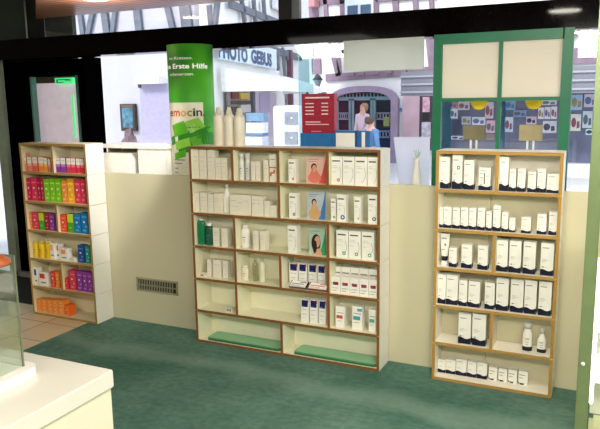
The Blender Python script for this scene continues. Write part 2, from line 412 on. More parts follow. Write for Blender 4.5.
def carton(u, r, xl, xr, yt, desc, name, mats, decals=(), inset=.022, d=.06, wave=0, group=None, cat='box', grow=0):
    X, w, h, Y, z = place(u, r, xl, xr, yt, inset)
    d = min(d, DEP-inset-.012)
    mb = MB(); w -= .0015
    mb.box(0, 0, 0, w, d, h, 0, bev=.0012)
    e = .0006
    for (a, b, c, dd, mi) in decals:      # front prints
        mb.poly([(a*w, -e, b*h), (c*w, -e, b*h), (c*w, -e, dd*h), (a*w, -e, dd*h)], mi)
    # tuck flap seam on top
    mb.poly([(.05*w, d*.25, h+e), (.95*w, d*.25, h+e), (.95*w, d*.25+.0015, h+e), (.05*w, d*.25+.0015, h+e)], len(mats)-1)
    if wave:
        n = 12; bot = [(i/n*w, -e*1.5, 0.0005) for i in range(n+1)]
        top = [(i/n*w, -e*1.5, h*wave*(1+.16*math.sin(i/n*2*math.pi+.6))) for i in range(n, -1, -1)]
        mb.poly(bot+top, 1)
        hh = h*wave*1.02
        mb.poly([(w+e, 0, 0.0005), (w+e, d, 0.0005), (w+e, d, hh), (w+e, 0, hh)], 1)
        mb.poly([(-e, 0, 0.0005), (-e, d, 0.0005), (-e, d, hh), (-e, 0, hh)], 1)
    o = mb.build(name, mats, None, (X, Y, z))
    return tag(o, lab(u, r, desc), cat, group)

def disc(mb, cx, cz, rx, rz, y, m, n=14):
    mb.poly([(cx+rx*math.cos(2*math.pi*k/n), y, cz+rz*math.sin(2*math.pi*k/n)) for k in range(n)], m)

# ----- right unit: white cartons with a wavy black base
GR = 'white cartons with black base on the right shelf unit'
def skin(r, xl, xr, yt, w=.18, extra=None, inset=.03, d=.05, desc='white carton with black wavy base'):
    dec = [(.12, .84, .62, .865, 2), (.12, .5, .45, .512, 3), (.12, .46, .6, .472, 3), (.12, .42, .4, .432, 3), (.12, .25, .28, .275, 4), (.34, .255, .5, .268, 3),
           ]
    h0 = .42*w
    dec2 = [(.12, w*.45, .45, w*.52, 3), (.12, w*.28, .3, w*.33, 3)]
    if extra: dec += extra
    o = carton(UR, r, xl, xr, yt, desc, 'skincare_carton', [WHITE, NAVY, INK, mat('pale_ink', '#b9b6ba'), DARK], dec, inset, d, w, GR)
    me = o.data
    return o
skin(0, 437, 449.7, 157)
RING = [(.48, .66, .74, .685, 4), (.48, .58, .74, .605, 4), (.48, .58, .55, .685, 4), (.67, .58, .74, .685, 4)]
skin(0, 452.4, 462.6, 155, .2, RING, desc='tallest white carton with round emblem')
skin(0, 464, 474, 160, .17)
skin(0, 478.7, 491, 167.5, .18, [(.44, .28, .52, .76, 4), (.1, .72, .3, .745, 2), (.6, .6, .85, .615, 3), (.1, .55, .35, .57, 2)], desc='white carton with dark vertical line')
skin(0, 499.3, 509.0, 157, .19, desc='tall narrow white carton with black base')
skin(0, 509.2, 516.2, 168.7); skin(0, 517.3, 525.5, 168.7); skin(0, 527.8, 536.2, 171.6); skin(0, 537.2, 546, 168.7)
skin(0, 546.8, 560, 174, .16, desc='broad white carton with black base')
for a in ((437, 443, 207), (443.3, 451.6, 207), (452.4, 460, 207.5), (460.6, 468.4, 207.5), (468.8, 476.3, 208), (477.3, 485, 208), (486, 491.7, 211.6), (493, 500.8, 205.7), (501.6, 508.2, 212.3), (509, 515.2, 218), (521, 530.8, 217.3), (537, 546.5, 214.2), (548.8, 557.6, 212)):
    skin(1, *a, .16)

def tube_of_cream(u, r, xl, xr, yt, desc, inset=.04):
    X, w, h, Y, z = place(u, r, xl, xr, yt, inset)
    o = empty('cream_tube', (X+w/2, Y+.02, z), lab(u, r, desc), 'tube', GR)
    mb = MB(); prof = []
    b = len(mb.v); n = 16
    rows = [(.16, .30, .75), (.3, .34, .72), (.6, .42, .45), (.9, .48, .14), (1, .5, .05)]
    for t_, hw, dd in rows:
        for k in range(n):
            g = 2*math.pi*k/n; mb.v.append((math.cos(g)*hw*w, math.sin(g)*dd*.022, t_*h))
    for i in range(len(rows)-1):
        for k in range(n):
            mb.f.append((b+i*n+k, b+i*n+(k+1) % n, b+(i+1)*n+(k+1) % n, b+(i+1)*n+k)); mb.m.append(1 if i == 0 else 0); mb.smooth.append(True)
    mb.poly([mb.v[b+4*n+k] for k in range(n)], 0)
    for (u0, v0, u1, v1, mi) in ((-.3, .84, .2, .87, 2), (0, .62, .18, .7, 2), (-.28, .5, .1, .52, 2)):
        mb.poly([(u0*w, -.0215+v0*.02-.004, v0*h), (u1*w, -.0215+v0*.02-.004, v0*h), (u1*w, -.0215+v1*.02-.004, v1*h), (u0*w, -.0215+v1*.02-.004, v1*h)], mi)
    mb.build('tube_body', [WHITE, NAVY, INK], o)
    mb = MB(); mb.lathe([(.32*w, 0), (.33*w, .005), (.30*w, .155*h)], sy=.016/(.33*w)*.8); c = mb.build('cap', WHITE, o); c['label'] = 'white cap the tube stands on'
    return o
tube_of_cream(UR, 2, 437.8, 449, 234, 'tapered white tube on its cap')
skin(2, 448.8, 456.7, 248, .2, RING[:0]); skin(2, 461.4, 472, 244.6, .19); skin(2, 477.7, 488, 245.8, .19)
for a in ((495.8, 508, 240.3), (509.3, 521.5, 241), (523.3, 536, 242), (540.8, 554.2, 243.3)): skin(2, *a, .17)
for a in ((435.5, 446.1, 274.3), (446.4, 458, 275), (458.8, 467.3, 280.5), (468.3, 480, 281.7), (484.8, 494.8, 283), (496.3, 508.8, 278.8), (510.6, 523.8, 280), (524.6, 537, 280.8), (538.8, 552, 282)): skin(3, *a, .17)
skin(4, 458.4, 471, 313.8, .2); skin(4, 472.3, 486, 314.5, .2)

def bottle(u, r, xl, xr, yt, desc, bodym, capm, neck=.68, capfrac=.2, inset=.05, band=None, name='bottle', group=None, flat=.7, ink=True, bodytop=None, top_r=.42):
    X, w, h, Y, z = place(u, r, xl, xr, yt, inset)
    R = w/2; dd = min(R*flat, .05)
    o = empty(name, (X+R, Y+dd, z), lab(u, r, desc), 'bottle', group)
    hb = h*(1-capfrac)
    mb = MB(); mb.lathe([(R*.9, 0), (R, .006), (R, hb*neck), (R*.96, hb*(neck+.06)), (R*.7, hb*(neck+.16)), (R*top_r, hb*.97), (R*top_r, hb)], sy=dd/R)
    if band:
        mb.lathe([(R*1.01, .002), (R*1.012, hb*.2)], m=1, sy=dd/R, cap=False)
    if ink:
        for (v0, v1, hw) in ((.52, .56, .4), (.40, .42, .35), (.3, .32, .25)):
            mb.poly([(-hw*R, -dd*1.0-.0006, v0*hb), (hw*R, -dd*1.0-.0006, v0*hb), (hw*R, -dd*1.0-.0006, v1*hb), (-hw*R, -dd*1.0-.0006, v1*hb)], 2)
    mb.build('bottle_body', [bodym, NAVY, INK], o)
    mb = MB(); cr = R*min(.9, top_r*1.15); mb.lathe([(cr, hb-.002), (cr, h*.985), (cr*.8, h)], sy=max(dd/R, .8) if dd/R*cr < dd else dd/R, n=16)
    mb.build('cap', capm, o)
    return o
PLW = mat('white_plastic', '#f1eee6', .35, .5, .02)
PLC = mat('clear_plastic_grey', '#d9d8d2', .3, .5)
bottle(UR, 4, 522.4, 532.2, 323.5, 'tall white pump bottle', PLW, PLC, .7, .18, band=True, group=GR, top_r=.75)
bottle(UR, 4, 537, 546, 329, 'short white spray bottle', PLW, PLC, .62, .2, band=True, group=GR)
for a in ((436.3, 445.8, 359.5), (446, 455.6, 360), (455.9, 466.8, 359.5), (467.2, 476.5, 361.8), (476.8, 487, 363)): skin(5, *a, .24, inset=.075, d=.04, desc='short white carton with black base')
for a in ((488.5, 497.3, 367.5), (498, 507.2, 369), (508, 517, 370.2), (518, 527.8, 371.3)):
    carton(UR, 5, *a, 'small white carton with black corner mark', 'small_skincare_carton', [WHITE, NAVY, INK, INK], [(.1, .7, .7, .75, 2), (.1, .5, .5, .54, 2), (.15, .05, .6, .16, 1), (.0, .1, .1, .22, 1)], .075, .04, 0, GR)

# ----- middle unit
GM = 'white articles on the middle shelf unit'
CRM = mat('cream_card', '#e9e2cf', .5, .3, .03)
ORG = mat('orange_red_print', '#d9623a', .5)
def plain(r, xl, xr, yt, desc='plain white carton', m=CRM, dec=None, inset=.025, d=.06, name='white_carton', mats=None):
    dec = dec if dec is not None else [(.15, .74, .8, .755, 1), (.15, .6, .7, .612, 1), (.2, .3, .7, .31, 1)]
    return carton(UM, r, xl, xr, yt, desc, name, mats or [m, mat('pale_ink', '#b9b6ba'), INK], dec, inset, d, 0, GM)
for a in ((192.3, 198.6, 149.3), (199.2, 206.4, 149.6), (207.3, 214.6, 149.8)): plain(0, *a, 'tall plain white carton')
plain(0, 215.4, 221, 158); plain(0, 221.3, 227.2, 158)
bottle(UM, 0, 228.6, 231.4, 168.3, 'tiny cream vial', CRM, CRM, .7, .2, ink=False, name='vial', group=GM)
def can(r, xl, xr, yt, desc):
    return bottle(UM, r, xl, xr, yt, desc, mat('silver_white_can', '#dcdcd8', .3, .6), PLC, .74, .2, name='spray_can', group=GM, flat=1, top_r=.8)
can(0, 238.2, 242.9, 153.3, 'tall silvery spray can'); can(0, 244.1, 249.1, 153.3, 'tall silvery spray can')
plain(0, 251, 255.2, 161.7, 'short narrow white carton'); plain(0, 255.5, 260, 161.7, 'short narrow white carton'); plain(0, 263.3, 268.4, 159.9, 'narrow white carton')
plain(0, 269.3, 276.6, 154.3, 'white orange-striped carton', dec=[(0, .5, 1, .545, 1), (.15, .28, .35, .36, 1), (.3, .3, .75, .36, 1), (.55, .34, .8, .44, 1), (.05, .2, .3, .3, 1), (.2, .8, .8, .83, 2)], mats=[CRM, ORG, INK])
# dotted white cartons with a dark brand line and a curved stroke
def brand(r, xl, xr, yt, dot, desc, inset=.025, d=.05, curve=True, dotr=.13, nm='white_carton'):
    X, w, h, Y, z = place(UM, r, xl, xr, yt, inset)
    mb = MB(); w -= .0015; mb.box(0, 0, 0, w, d, h, 0, bev=.0012); e = .0006
    for (a, b, c, dd, mi) in ((.12, .82, .8, .865, 1), (.12, .66, .5, .672, 2), (.12, .6, .6, .612, 2), (.12, .45, .45, .46, 2)):
        mb.poly([(a*w, -e, b*h), (c*w, -e, b*h), (c*w, -e, dd*h), (a*w, -e, dd*h)], mi)
    if curve:
        n = 10; L = []; Rr = []
        for i in range(n+1):
            t = i/n; x = .78+.12*math.sin(t*math.pi*1.1-.2)-.16*(t**2)*.9; zz = .62-.52*t+.0
            L.append((x*w, -e, zz*h)); Rr.append(((x+.035)*w, -e, zz*h))
        for i in range(n): mb.poly([L[i+1], Rr[i+1], Rr[i], L[i]], 2)
    if dot:
        disc(mb, .66*w, .17*h, dotr*w*1.15, dotr*w*1.15, -e*2, 3); disc(mb, .66*w, .17*h, dotr*w*.5, dotr*w*.5, -e*3, 0)
    o = mb.build(nm, [WHITE, DARK, mat('mid_ink', '#a5a3a0'), dot or INK], None, (X, Y, z))
    return tag(o, lab(UM, r, desc), 'box', GM)
RED = mat('red_dot', '#c8434a'); BLU = mat('blue_dot', '#3a62a8'); DBL = mat('dark_blue_dot', '#2e3f8c'); TEA = mat('teal_dot', '#3f9483'); GRN = mat('green_dot', '#2f7d5a')
SKIN = mat('printed_skin', '#d8a07c'); HAIR = mat('printed_hair', '#2a1812')
def picture(r, xl, xr, yt, desc, bg, sw, body, inset=.05, big=False):
    X, w, h, Y, z = place(UM, r, xl, xr, yt, inset)
    o = empty('picture_card', (X, Y, z), lab(UM, r, desc), 'display card', 'standing picture cards in the middle shelf unit')
    mb = MB(); lean = .012
    def P(u, v, e=0): return (u*w, lean*v-e, v*h)
    # card face: slab leaning back
    mb.poly([P(0, 0), P(1, 0), P(1, 1), P(0, 1)], 0)
    b = [P(0, 0, -.003), P(1, 0, -.003), P(1, 1, -.003), P(0, 1, -.003)]
    mb.poly(list(reversed(b)), 0)
    f = [P(0, 0), P(1, 0), P(1, 1), P(0, 1)]
    for i in range(4): mb.poly([f[i], b[i], b[(i+1) % 4], f[(i+1) % 4]], 0)
    def blob(cu, cv, ru, rv, m, e, n=16): mb.poly([P(cu+ru*math.cos(2*math.pi*k/n), cv+rv*math.sin(2*math.pi*k/n), e) for k in range(n)], m)
    # swoosh of colour up the right side
    n = 8
    for i in range(n):
        a0, a1 = i/n, (i+1)/n
        q = lambda t: .62+.36*t**.6 if not big else .75+.2*t
        mb.poly([P(1-.33*(1-a0)**1.4-.04, a0, .0006), P(1, a0, .0006), P(1, a1, .0006), P(1-.33*(1-a1)**1.4-.04, a1, .0006)], 1)
    if big:
        blob(.42, .45, .27, .34, 4, .0010); blob(.5, .5, .17, .22, 3, .0016); blob(.36, .3, .12, .25, 4, .0018)
        mb.poly([P(.2, .0, .0012), P(.8, .0, .0012), P(.66, .25, .0012), P(.4, .22, .0012)], 3)
    else:
        blob(.42, .205, .34, .2, 2, .0010); blob(.40, .3, .22, .24, 2, .0012)
        mb.poly([P(.34, .42, .0014), P(.46, .42, .0014), P(.46, .56, .0014), P(.34, .56, .0014)], 3)
        blob(.38, .62, .14, .13, 4, .0016); blob(.40, .58, .10, .11, 3, .0020)
    for (u0, v0, u1, v1) in ((.1, .88, .62, .905), (.1, .81, .5, .83)): mb.poly([P(u0, v0, .0008), P(u1, v0, .0008), P(u1, v1, .0008), P(u0, v1, .0008)], 5)
    mb.build('card', [bg, sw, body, SKIN, HAIR, INK], o)
    mb = MB(); mb.poly([P(.4, .0, -.004), P(.6, .0, -.004), P(.5, .7, -.004)]); mb.poly([P(.5, .7, -.004), P(.5, .0, -.004), (.5*w, .05, 0)]); mb.build('easel_back', CRM, o)
    return o
brand(0, 288.3, 295.6, 159.3, RED, 'white carton with red dot')
picture(0, 306, 326.0, 156.9, 'red picture card of dark-haired woman', mat('pink_card', '#e4b4a8'), mat('red_swoosh', '#d3504a'), mat('red_dress', '#d87868'))
brand(0, 331.2, 342.3, 156.5, RED, 'white carton with red dot', dotr=.12)
for a in ((342.8, 354.6, 156.8), (355, 367.2, 157), (367.6, 378.2, 157.4)): brand(0, *a, None, 'white carton with curved grey stroke')
# second row
for a in ((193.5, 199.4, 192.7), (200.2, 207.2, 192.5), (208, 213.5, 194.2), (214.2, 220.4, 193.5)): plain(1, *a)
bottle(UM, 1, 221.6, 228.4, 184, 'tall narrow-necked white bottle', PLW, PLW, .6, .14, group=GM, ink=False, top_r=.3, flat=1)
plain(1, 229.7, 251, 195, 'widest plain white carton', dec=[(.05, .7, .3, .72, 1), (.4, .6, .6, .62, 1), (.66, .7, .9, .72, 1), (.1, .4, .4, .42, 1)])
plain(1, 251.7, 263.4, 196.3, 'wide plain white carton', dec=[(.1, .6, .3, .64, 1), (.55, .6, .7, .64, 1), (.1, .8, .8, .82, 1)]); plain(1, 264.3, 269.8, 201, 'narrow white carton'); plain(1, 270.2, 277.2, 205.5, 'lowest white carton')
brand(1, 289, 296.8, 193.2, DBL, 'white carton with violet-blue dot', dotr=.16)
picture(1, 306.9, 325, 192, 'blue picture card of dark-haired woman', mat('bluegrey_card', '#b3bfc6'), mat('blue_swoosh', '#3f6fae'), mat('tan_wrap', '#c9a06c'))
brand(1, 330.8, 336.2, 198.7, GRN, 'small white carton with green dot', inset=.04, dotr=.2); brand(1, 336.9, 345.9, 194.7, BLU, 'white carton with large blue dot', dotr=.22)
brand(1, 354, 360.8, 197, BLU, 'narrow white carton with small blue dot', dotr=.12); brand(1, 368, 377.6, 195, DBL, 'white carton with dark blue dot', dotr=.18)
# third row
GB = mat('green_plastic_bottle', '#0f7a4e', .3, .5, .04); GD = mat('dark_green_bottle', '#1c5a44', .3, .5, .04)
bottle(UM, 2, 194.9, 203.6, 219.5, 'bright green bottle with white cap', GB, PLW, .93, .12, ink=False, inset=.022, name='green_bottle', group=GM, top_r=.5)
bottle(UM, 2, 204.2, 211.8, 223.5, 'dark green bottle with white cap', GD, PLW, .88, .16, ink=True, inset=.022, name='green_bottle', group=GM, top_r=.5)
plain(2, 213, 219, 227.8, 'small plain white carton'); plain(2, 221.3, 227.6, 228.3, 'small plain white carton')
bottle(UM, 2, 239.7, 248.2, 225.2, 'white flip-top bottle', PLW, PLW, .8, .14, group=GM, top_r=.5)
plain(2, 253, 258.5, 230.7, 'slim white carton'); plain(2, 260, 265.4, 231.2, 'slim white carton')
brand(2, 287.8, 296.9, 225.8, None, 'tall white carton with brand line', d=.06)
picture(2, 308.6, 325.6, 229, 'green picture card of brown-haired woman', mat('palegreen_card', '#a9c6b0'), mat('green_swoosh', '#2f9b6a'), mat('tan_wrap', '#c9a06c'), big=True)
for a in ((336.3, 348.2, 230.3), (348.6, 360.8, 231.2), (361.6, 374.2, 232)): brand(2, *a, TEA, 'white carton with teal dot', dotr=.13, inset=.035)
# fourth row
carton(UM, 3, 197.5, 205.5, 273.6, 'low flat white packet with dark mark', 'flat_packet', [CRM, DARK, INK], [(.3, .3, .75, .7, 1)], .03, .05, 0, GM)
plain(3, 207.2, 211.4, 259.7, 'slim cream carton', inset=.05); plain(3, 213, 221.2, 260.2, 'cream carton', inset=.05); plain(3, 222.8, 228, 261, 'cream carton', inset=.05, d=.05)
bottle(UM, 3, 239.7, 247.3, 265.7, 'short cream jar bottle', CRM, CRM, .8, .12, name='bottle', group=GM, top_r=.7)
CLR = glass_mat('clear_bottle', (.86, .88, .78, 1), .08)
bottle(UM, 3, 251.5, 256.6, 258.5, 'clear glass bottle', CLR, CLR, .78, .14, ink=False, inset=.06, name='clear_bottle', group=GM, flat=1)
bottle(UM, 3, 258, 263.6, 258.7, 'milky clear bottle', mat('milky_bottle', '#dfdcc2', .3, .5), CLR, .78, .14, ink=False, inset=.06, name='clear_bottle', group=GM, flat=1)
NB = mat('navy_label', '#1d2266', .5)
def navy(r, xl, xr, yt, inset=.076):
    return carton(UM, r, xl, xr, yt, 'white carton with navy label at top', 'navy_label_carton', [WHITE, NB, INK, mat('red_corner', '#c23b4a'), INK],
                  [(.12, .68, .9, .97, 1), (.2, .71, .6, .745, 0), (.76, .86, .98, .99, 3), (.15, .55, .8, .565, 2), (.15, .35, .7, .365, 2), (.15, .2, .6, .21, 2)], inset, .05, 0, 'white cartons with navy label')
for a in ((289.3, 298, 263.4), (298.6, 306.8, 263.8), (308.4, 316.9, 264.6), (317.6, 325.6, 265.4)): navy(3, *a)
def flat(xl, xr, desc, tint):
    X, w, h, Y, z = place(UM, 3, xl, xr, 284, -.02)
    o = empty('leaflet_tray', (X, UM.yf, z), lab(UM, 3, desc), 'leaflet pack', GM)
    mb = MB(); mb.box(0, .004, 0, w, .07, .014, bev=.002); mb.poly([(.05*w, .009, .0143), (.95*w, .009, .0143), (.95*w, .066, .0143), (.05*w, .066, .0143)], 1); mb.build('pack', [mat('leaflet_edge', '#5a3f3c'), WHITE], o)
    mb = MB(); 
    for (a, b, c, d_) in ((.1, .012, .9, .016), (.1, .022, .6, .026), (.1, .034, .8, .042), (.55, .05, .9, .06)): mb.poly([(a*w, b, .0145), (c*w, b, .0145), (c*w, d_, .0145), (a*w, d_, .0145)])
    mb.poly([(.03*w, .0035, .004), (.97*w, .0035, .004), (.97*w, .0035, .009), (.03*w, .0035, .009)])
    mb.build('print', tint, o); o.rotation_euler.x = math.radians(30); return o
flat(287.5, 304.6, 'pale leaflet pack before navy cartons', INK); flat(306, 326, 'pinkish leaflet pack before navy cartons', mat('pink_print', '#cf7f78'))
CRD = [(.2, .5, .8, .68, 1), (.15, .3, .8, .33, 2), (.15, .15, .6, .18, 2), (.3, .56, .5, .62, 0)]
CRM4 = [WHITE, mat('crimson_label', '#a12c4c'), INK, mat('pale_ink', '#b9b6ba')]
for k in range(5):
    a = 331.2+k*9.4
    carton(UM, 3, a, a+9.2, 276.6+k*.9, 'front white crimson-label carton', 'crimson_label_carton', CRM4, CRD, .02, .07, 0, 'white cartons with crimson label')
UM.count[3] -= 5
for k in range(5):
    a = 332.0+k*9.2
    carton(UM, 3, a, a+9, 266.4+k*.8, 'rear white crimson-label carton', 'crimson_label_carton', CRM4, [(.1, .72, .9, .78, 2)], .095, .07, 0, 'white cartons with crimson label')
# fifth row
carton(UM, 4, 226, 232.6, 308.2, 'tiny white packet with dark spots', 'flat_packet', [CRM, DARK, INK], [(.25, .2, .45, .8, 1), (.6, .2, .8, .8, 1)], .03, .04, 0, GM)
for a in ((300.9, 308.8, 299.5), (309.8, 317.6, 300), (318.8, 326, 300.7)): navy(4, *a, .04)
for (xl, xr, yt, c, nm) in ((335.5, 344.7, 306.5, '#cf5a4c', 'red'), (352, 362.5, 306.7, '#3f9db0', 'teal'), (368.6, 376, 310, '#5fae86', 'green')):
    ms = [WHITE, mat(nm+'_label', c), mat('sky_print', '#5f9ec4'), INK]
    carton(UM, 4, xl, xr, yt, f'white carton with {nm} label patch', 'patch_label_carton', ms, [(.12, .42, .8, .58, 1), (.2, .68, .9, .71, 3), (.2, .3, .7, .32, 3)] + ([(.5, .8, .98, .92, 2)] if nm == 'teal' else []), .04, .05, 0, GM)
# bottom row: green rounded boards
def green_board(xl, xr, desc):
    X0, X1 = at(xl, 345, UM.yf+.01).x, at(xr, 360, UM.yf+.01).x
    w = X1-X0; D = .15; r = .03
    bm = bmesh.new(); pts = []
    for cx, cy, a0 in ((w-r, D-r, 0), (r, D-r, 90), (r, r, 180), (w-r, r, 270)):
        for k in range(7): a = math.radians(a0+15*k); pts.append(bm.verts.new((cx+r*math.cos(a), cy+r*math.sin(a), 0)))
    f = bm.faces.new(pts); ex = bmesh.ops.extrude_face_region(bm, geom=[f]); 
    for v in [g for g in ex['geom'] if isinstance(g, bmesh.types.BMVert)]: v.co.z += .018
    bmesh.ops.bevel(bm, geom=[e for e in bm.edges if all(v.co.z > .01 for v in e.verts)], offset=.004, segments=2, affect='EDGES')
    mb = MB(); mb.bm(bm)
    o = mb.build('green_tray', mat('green_glass_board', '#88c096', .25, .5, .03), None, (X0, UM.yf+.012, T+.0005))
    o.data.materials.append(mat('dark_green_edge', '#2c6e4a', .3, .5))
    for p in o.data.polygons:
        if abs(p.normal.z) < .5: p.material_index = 1
    return tag(o, desc, 'tray', 'rounded green boards in the bottom of the middle shelf unit')
green_board(206.5, 279.5, 'rounded green board in left bottom compartment of middle shelf unit')
green_board(292.5, 376, 'rounded green board in right bottom compartment of middle shelf unit')

# ----- left unit: coloured boxes
GL = 'coloured boxes on the left shelf unit'
def col(r, xl, xr, yt, hexa, cname, style='speck', d=.05, inset=.022, desc=None, name='coloured_box'):
    m = mat('card_'+cname.replace(' ', '_'), hexa, .45, .4, .12, 60)
    lt = mat('card_light_'+cname.replace(' ', '_'), '#%02x%02x%02x' % tuple(min(255, int(int(hexa[i:i+2], 16)*.7+95)) for i in (1, 3, 5)))
    if style == 'half': mats = [m, WHITE, lt, INK]; dec = [(0, .58, 1, 1, 1), (.1, .4, .9, .58, 2), (.2, .8, .8, .83, 3)]
    elif style == 'half2': mats = [m, mat('lime', '#c6d93a'), lt, INK]; dec = [(0, .55, 1, 1, 1), (.3, .2, .6, .3, 2)]
    elif style == 'white': mats = [WHITE, m, lt, INK]; dec = [(.1, .55, .7, .9, 1), (.2, .2, .8, .3, 3)]
    else: mats = [m, WHITE, lt, lt]; dec = [(.3, .52, .55, .6, 1), (.15, .78, .85, .83, 2), (.2, .12, .7, .2, 2), (.55, .3, .8, .4, 2)]
    return carton(UL, r, xl, xr, yt, desc or f'{cname} box', name, mats, dec, inset, d, 0, GL)
for a in ((20.9, 26.4, 153, '#f0957a', 'peach'), (27.8, 32.2, 157.1, '#ee8f78', 'salmon'), (33.1, 37.8, 157.1, '#e8685c', 'coral'), (39, 44, 157.2, '#f0913c', 'orange'), (44.4, 47.6, 158, '#e8a032', 'amber'), (48.7, 50.8, 159.4, '#ec8a86', 'pale pink')):
    col(0, *a, 'half', .045, desc=f'{a[4]} and white box')
for a in ((55.4, 60.6, 157.6, '#8a3a9c', 'purple'), (61, 66, 157.8, '#93429e', 'violet'), (67, 71.2, 158.3, '#d83a55', 'red'), (71.5, 75.8, 158.4, '#dc3548', 'red'), (76.6, 80.4, 158.7, '#dd3344', 'scarlet'), (80.8, 84.2, 158.9, '#d82f3c', 'scarlet')):
    col(0, *a, 'half', .045, desc=f'{a[4]} and white box')
for a in ((25.4, 31.2, 178.2, '#cf1d55', 'magenta'), (31.5, 37.3, 178, '#e0305a', 'crimson'), (37.7, 40.6, 178.3, '#a81a30', 'dark red'), (41, 43.8, 178.4, '#b02048', 'wine red'), (44.2, 49.8, 179, '#7fc41c', 'lime green'), (50.1, 55.3, 178.6, '#86cc20', 'lime green'), (55.6, 60.9, 178.8, '#78bd1c', 'lime green'), (61.8, 67.3, 180.2, '#f07a1c', 'orange'), (67.6, 74, 179, '#f5b022', 'golden yellow'), (74.6, 80.5, 179.3, '#dd2018', 'red'), (81, 85.6, 179.4, '#e02a1c', 'red')):
    col(1, *a)
for a in ((27.3, 32.2, 212.5, '#ee6a2a', 'orange'), (32.6, 38.4, 212.5, '#e23c58', 'rose red')): col(2, *a)
col(2, 39.4, 44.4, 213, '#4ea82c', 'green and lime', 'half2')
for a in ((44.9, 49.3, 213.3, '#b51c22', 'dark red'), (49.7, 55, 213.8, '#7a58a8', 'purple')): col(2, *a)
col(2, 59.3, 66.9, 214.9, '#e8522a', 'vermilion'); col(2, 67.8, 73.8, 214.2, '#5aae2e', 'green and lime', 'half2')
col(2, 74.3, 80.9, 214.2, '#1278b8', 'blue'); col(2, 81.5, 88.2, 213, '#1570ae', 'blue')
def ybot(xl, xr, yt):
    return bottle(UL, 3, xl, xr, yt, 'yellow bottle', mat('yellow_plastic', '#f0c81e', .4, .4, .05), mat('pale_yellow_cap', '#f3e08a', .4), .86, .1, name='yellow_bottle', group=GL, flat=.8, inset=.025, top_r=.6)
ybot(30.6, 37, 241.3); ybot(37.6, 43.4, 241.5); ybot(44, 49.8, 241.7)
col(3, 50.4, 54.6, 243.2, '#e9b080', 'white and peach', 'white'); col(3, 55.4, 60.4, 244, '#e8742e', 'orange and white', 'white', inset=.05)
col(3, 60.8, 68.2, 248.6, '#e9955a', 'wide cream and orange', 'white'); col(3, 69.5, 77, 258.2, '#d8c49a', 'low flat cream', 'white')
col(3, 78.2, 84.4, 245.3, '#1b4c96', 'dark blue'); col(3, 85.6, 90.2, 246.3, '#1f8f78', 'teal green')
col(4, 31.6, 38, 267.5, '#2a52a8', 'blue and white', 'white'); col(4, 39.6, 48, 272.6, '#cf3a3a', 'red and white', 'white')
col(4, 51.4, 55.6, 271.6, '#e8402a', 'orange red'); col(4, 56, 59.8, 272, '#ee6428', 'orange')
col(4, 64.3, 69.2, 278, '#d92c3a', 'short red'); col(4, 69.5, 76, 270.6, '#dc2c40', 'red'); col(4, 77, 82.6, 271.3, '#8452a4', 'purple'); col(4, 83, 87.5, 272.3, '#8d58aa', 'purple'); col(4, 87.8, 92.6, 272.8, '#7f4e9e', 'purple')
for k in range(5):
    a = 37.2+k*5.6
    z0 = UL.floor(5)
    o = col(5, a, a+5.4, 305.6+k*.6, '#f0701e', 'orange', desc='orange box under another', d=.07)
    o['label'] = f'lower orange box, {ORD[k]} in the two-tier stack at bottom of left unit'
    hh = max(v.co.z for v in o.data.vertices)
    o2 = o.copy(); COL.objects.link(o2); o2.location.z += hh+.0005
    o2['label'] = f'upper orange box, {ORD[k]} in the two-tier stack at bottom of left unit'
col(5, 65.6, 70.6, 305.4, '#f06a1e', 'single orange', d=.06)

# --------------------------------------------------- on and behind the units
def tall_bottle(xl, xr, yt, i):
    Y = UM.yf+.10; X0, X1 = at(xl, 130, Y).x, at(xr, 130, Y).x; H = at((xl+xr)/2, yt, Y).z-1.4; R = (X1-X0)/2
    o = empty('tall_bottle', (X0+R, Y, 1.4), f'tall cream bottle standing on the middle shelf unit, {["leftmost","centre one","rightmost"][i]} of three', 'bottle', 'tall cream bottles on top of the middle shelf unit')
    mb = MB(); hb = H*.83
    mb.lathe([(R*.9, 0), (R, .006), (R, hb*.86), (R*.9, hb*.94), (R*.6, hb)]); mb.build('bottle_body', mat('cream_bottle', '#efe6d4', .35, .5, .03), o)
    mb = MB(); mb.lathe([(R*.6, hb-.002), (R*.62, hb+.012), (R*.5, hb+.016), (R*.45, H*.96), (R*.3, H)]); mb.build('cap', mat('cream_cap', '#e6dac4', .4), o)
tall_bottle(214.6, 224, 107, 0); tall_bottle(225, 234, 107, 1); tall_bottle(234.8, 244.3, 108, 2)

LZ = 1.10   # ledge top
# white display plinth
p = empty('display_plinth', (-3.33, 4.15, LZ), 'white open display plinth on the window ledge behind the panel', 'plinth')
boxobj('top_board', (-.33, -.14, .255, .33, .16, .28), mat('plinth_white', '#f4f2ec', .5), p)
boxobj('side_board', (.06, -.13, 0, .32, .15, .255), mat('plinth_white', '#f4f2ec'), p)
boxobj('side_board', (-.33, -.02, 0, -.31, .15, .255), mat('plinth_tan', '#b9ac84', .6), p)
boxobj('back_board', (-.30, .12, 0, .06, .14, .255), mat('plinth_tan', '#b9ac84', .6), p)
o = boxobj('white_box', (-3.62, 4.0, LZ+.0005, -3.345, 4.12, LZ+.215), mat('plinth_white', '#f4f2ec'), None, .003); tag(o, 'plain white block standing inside the open display plinth', 'box')

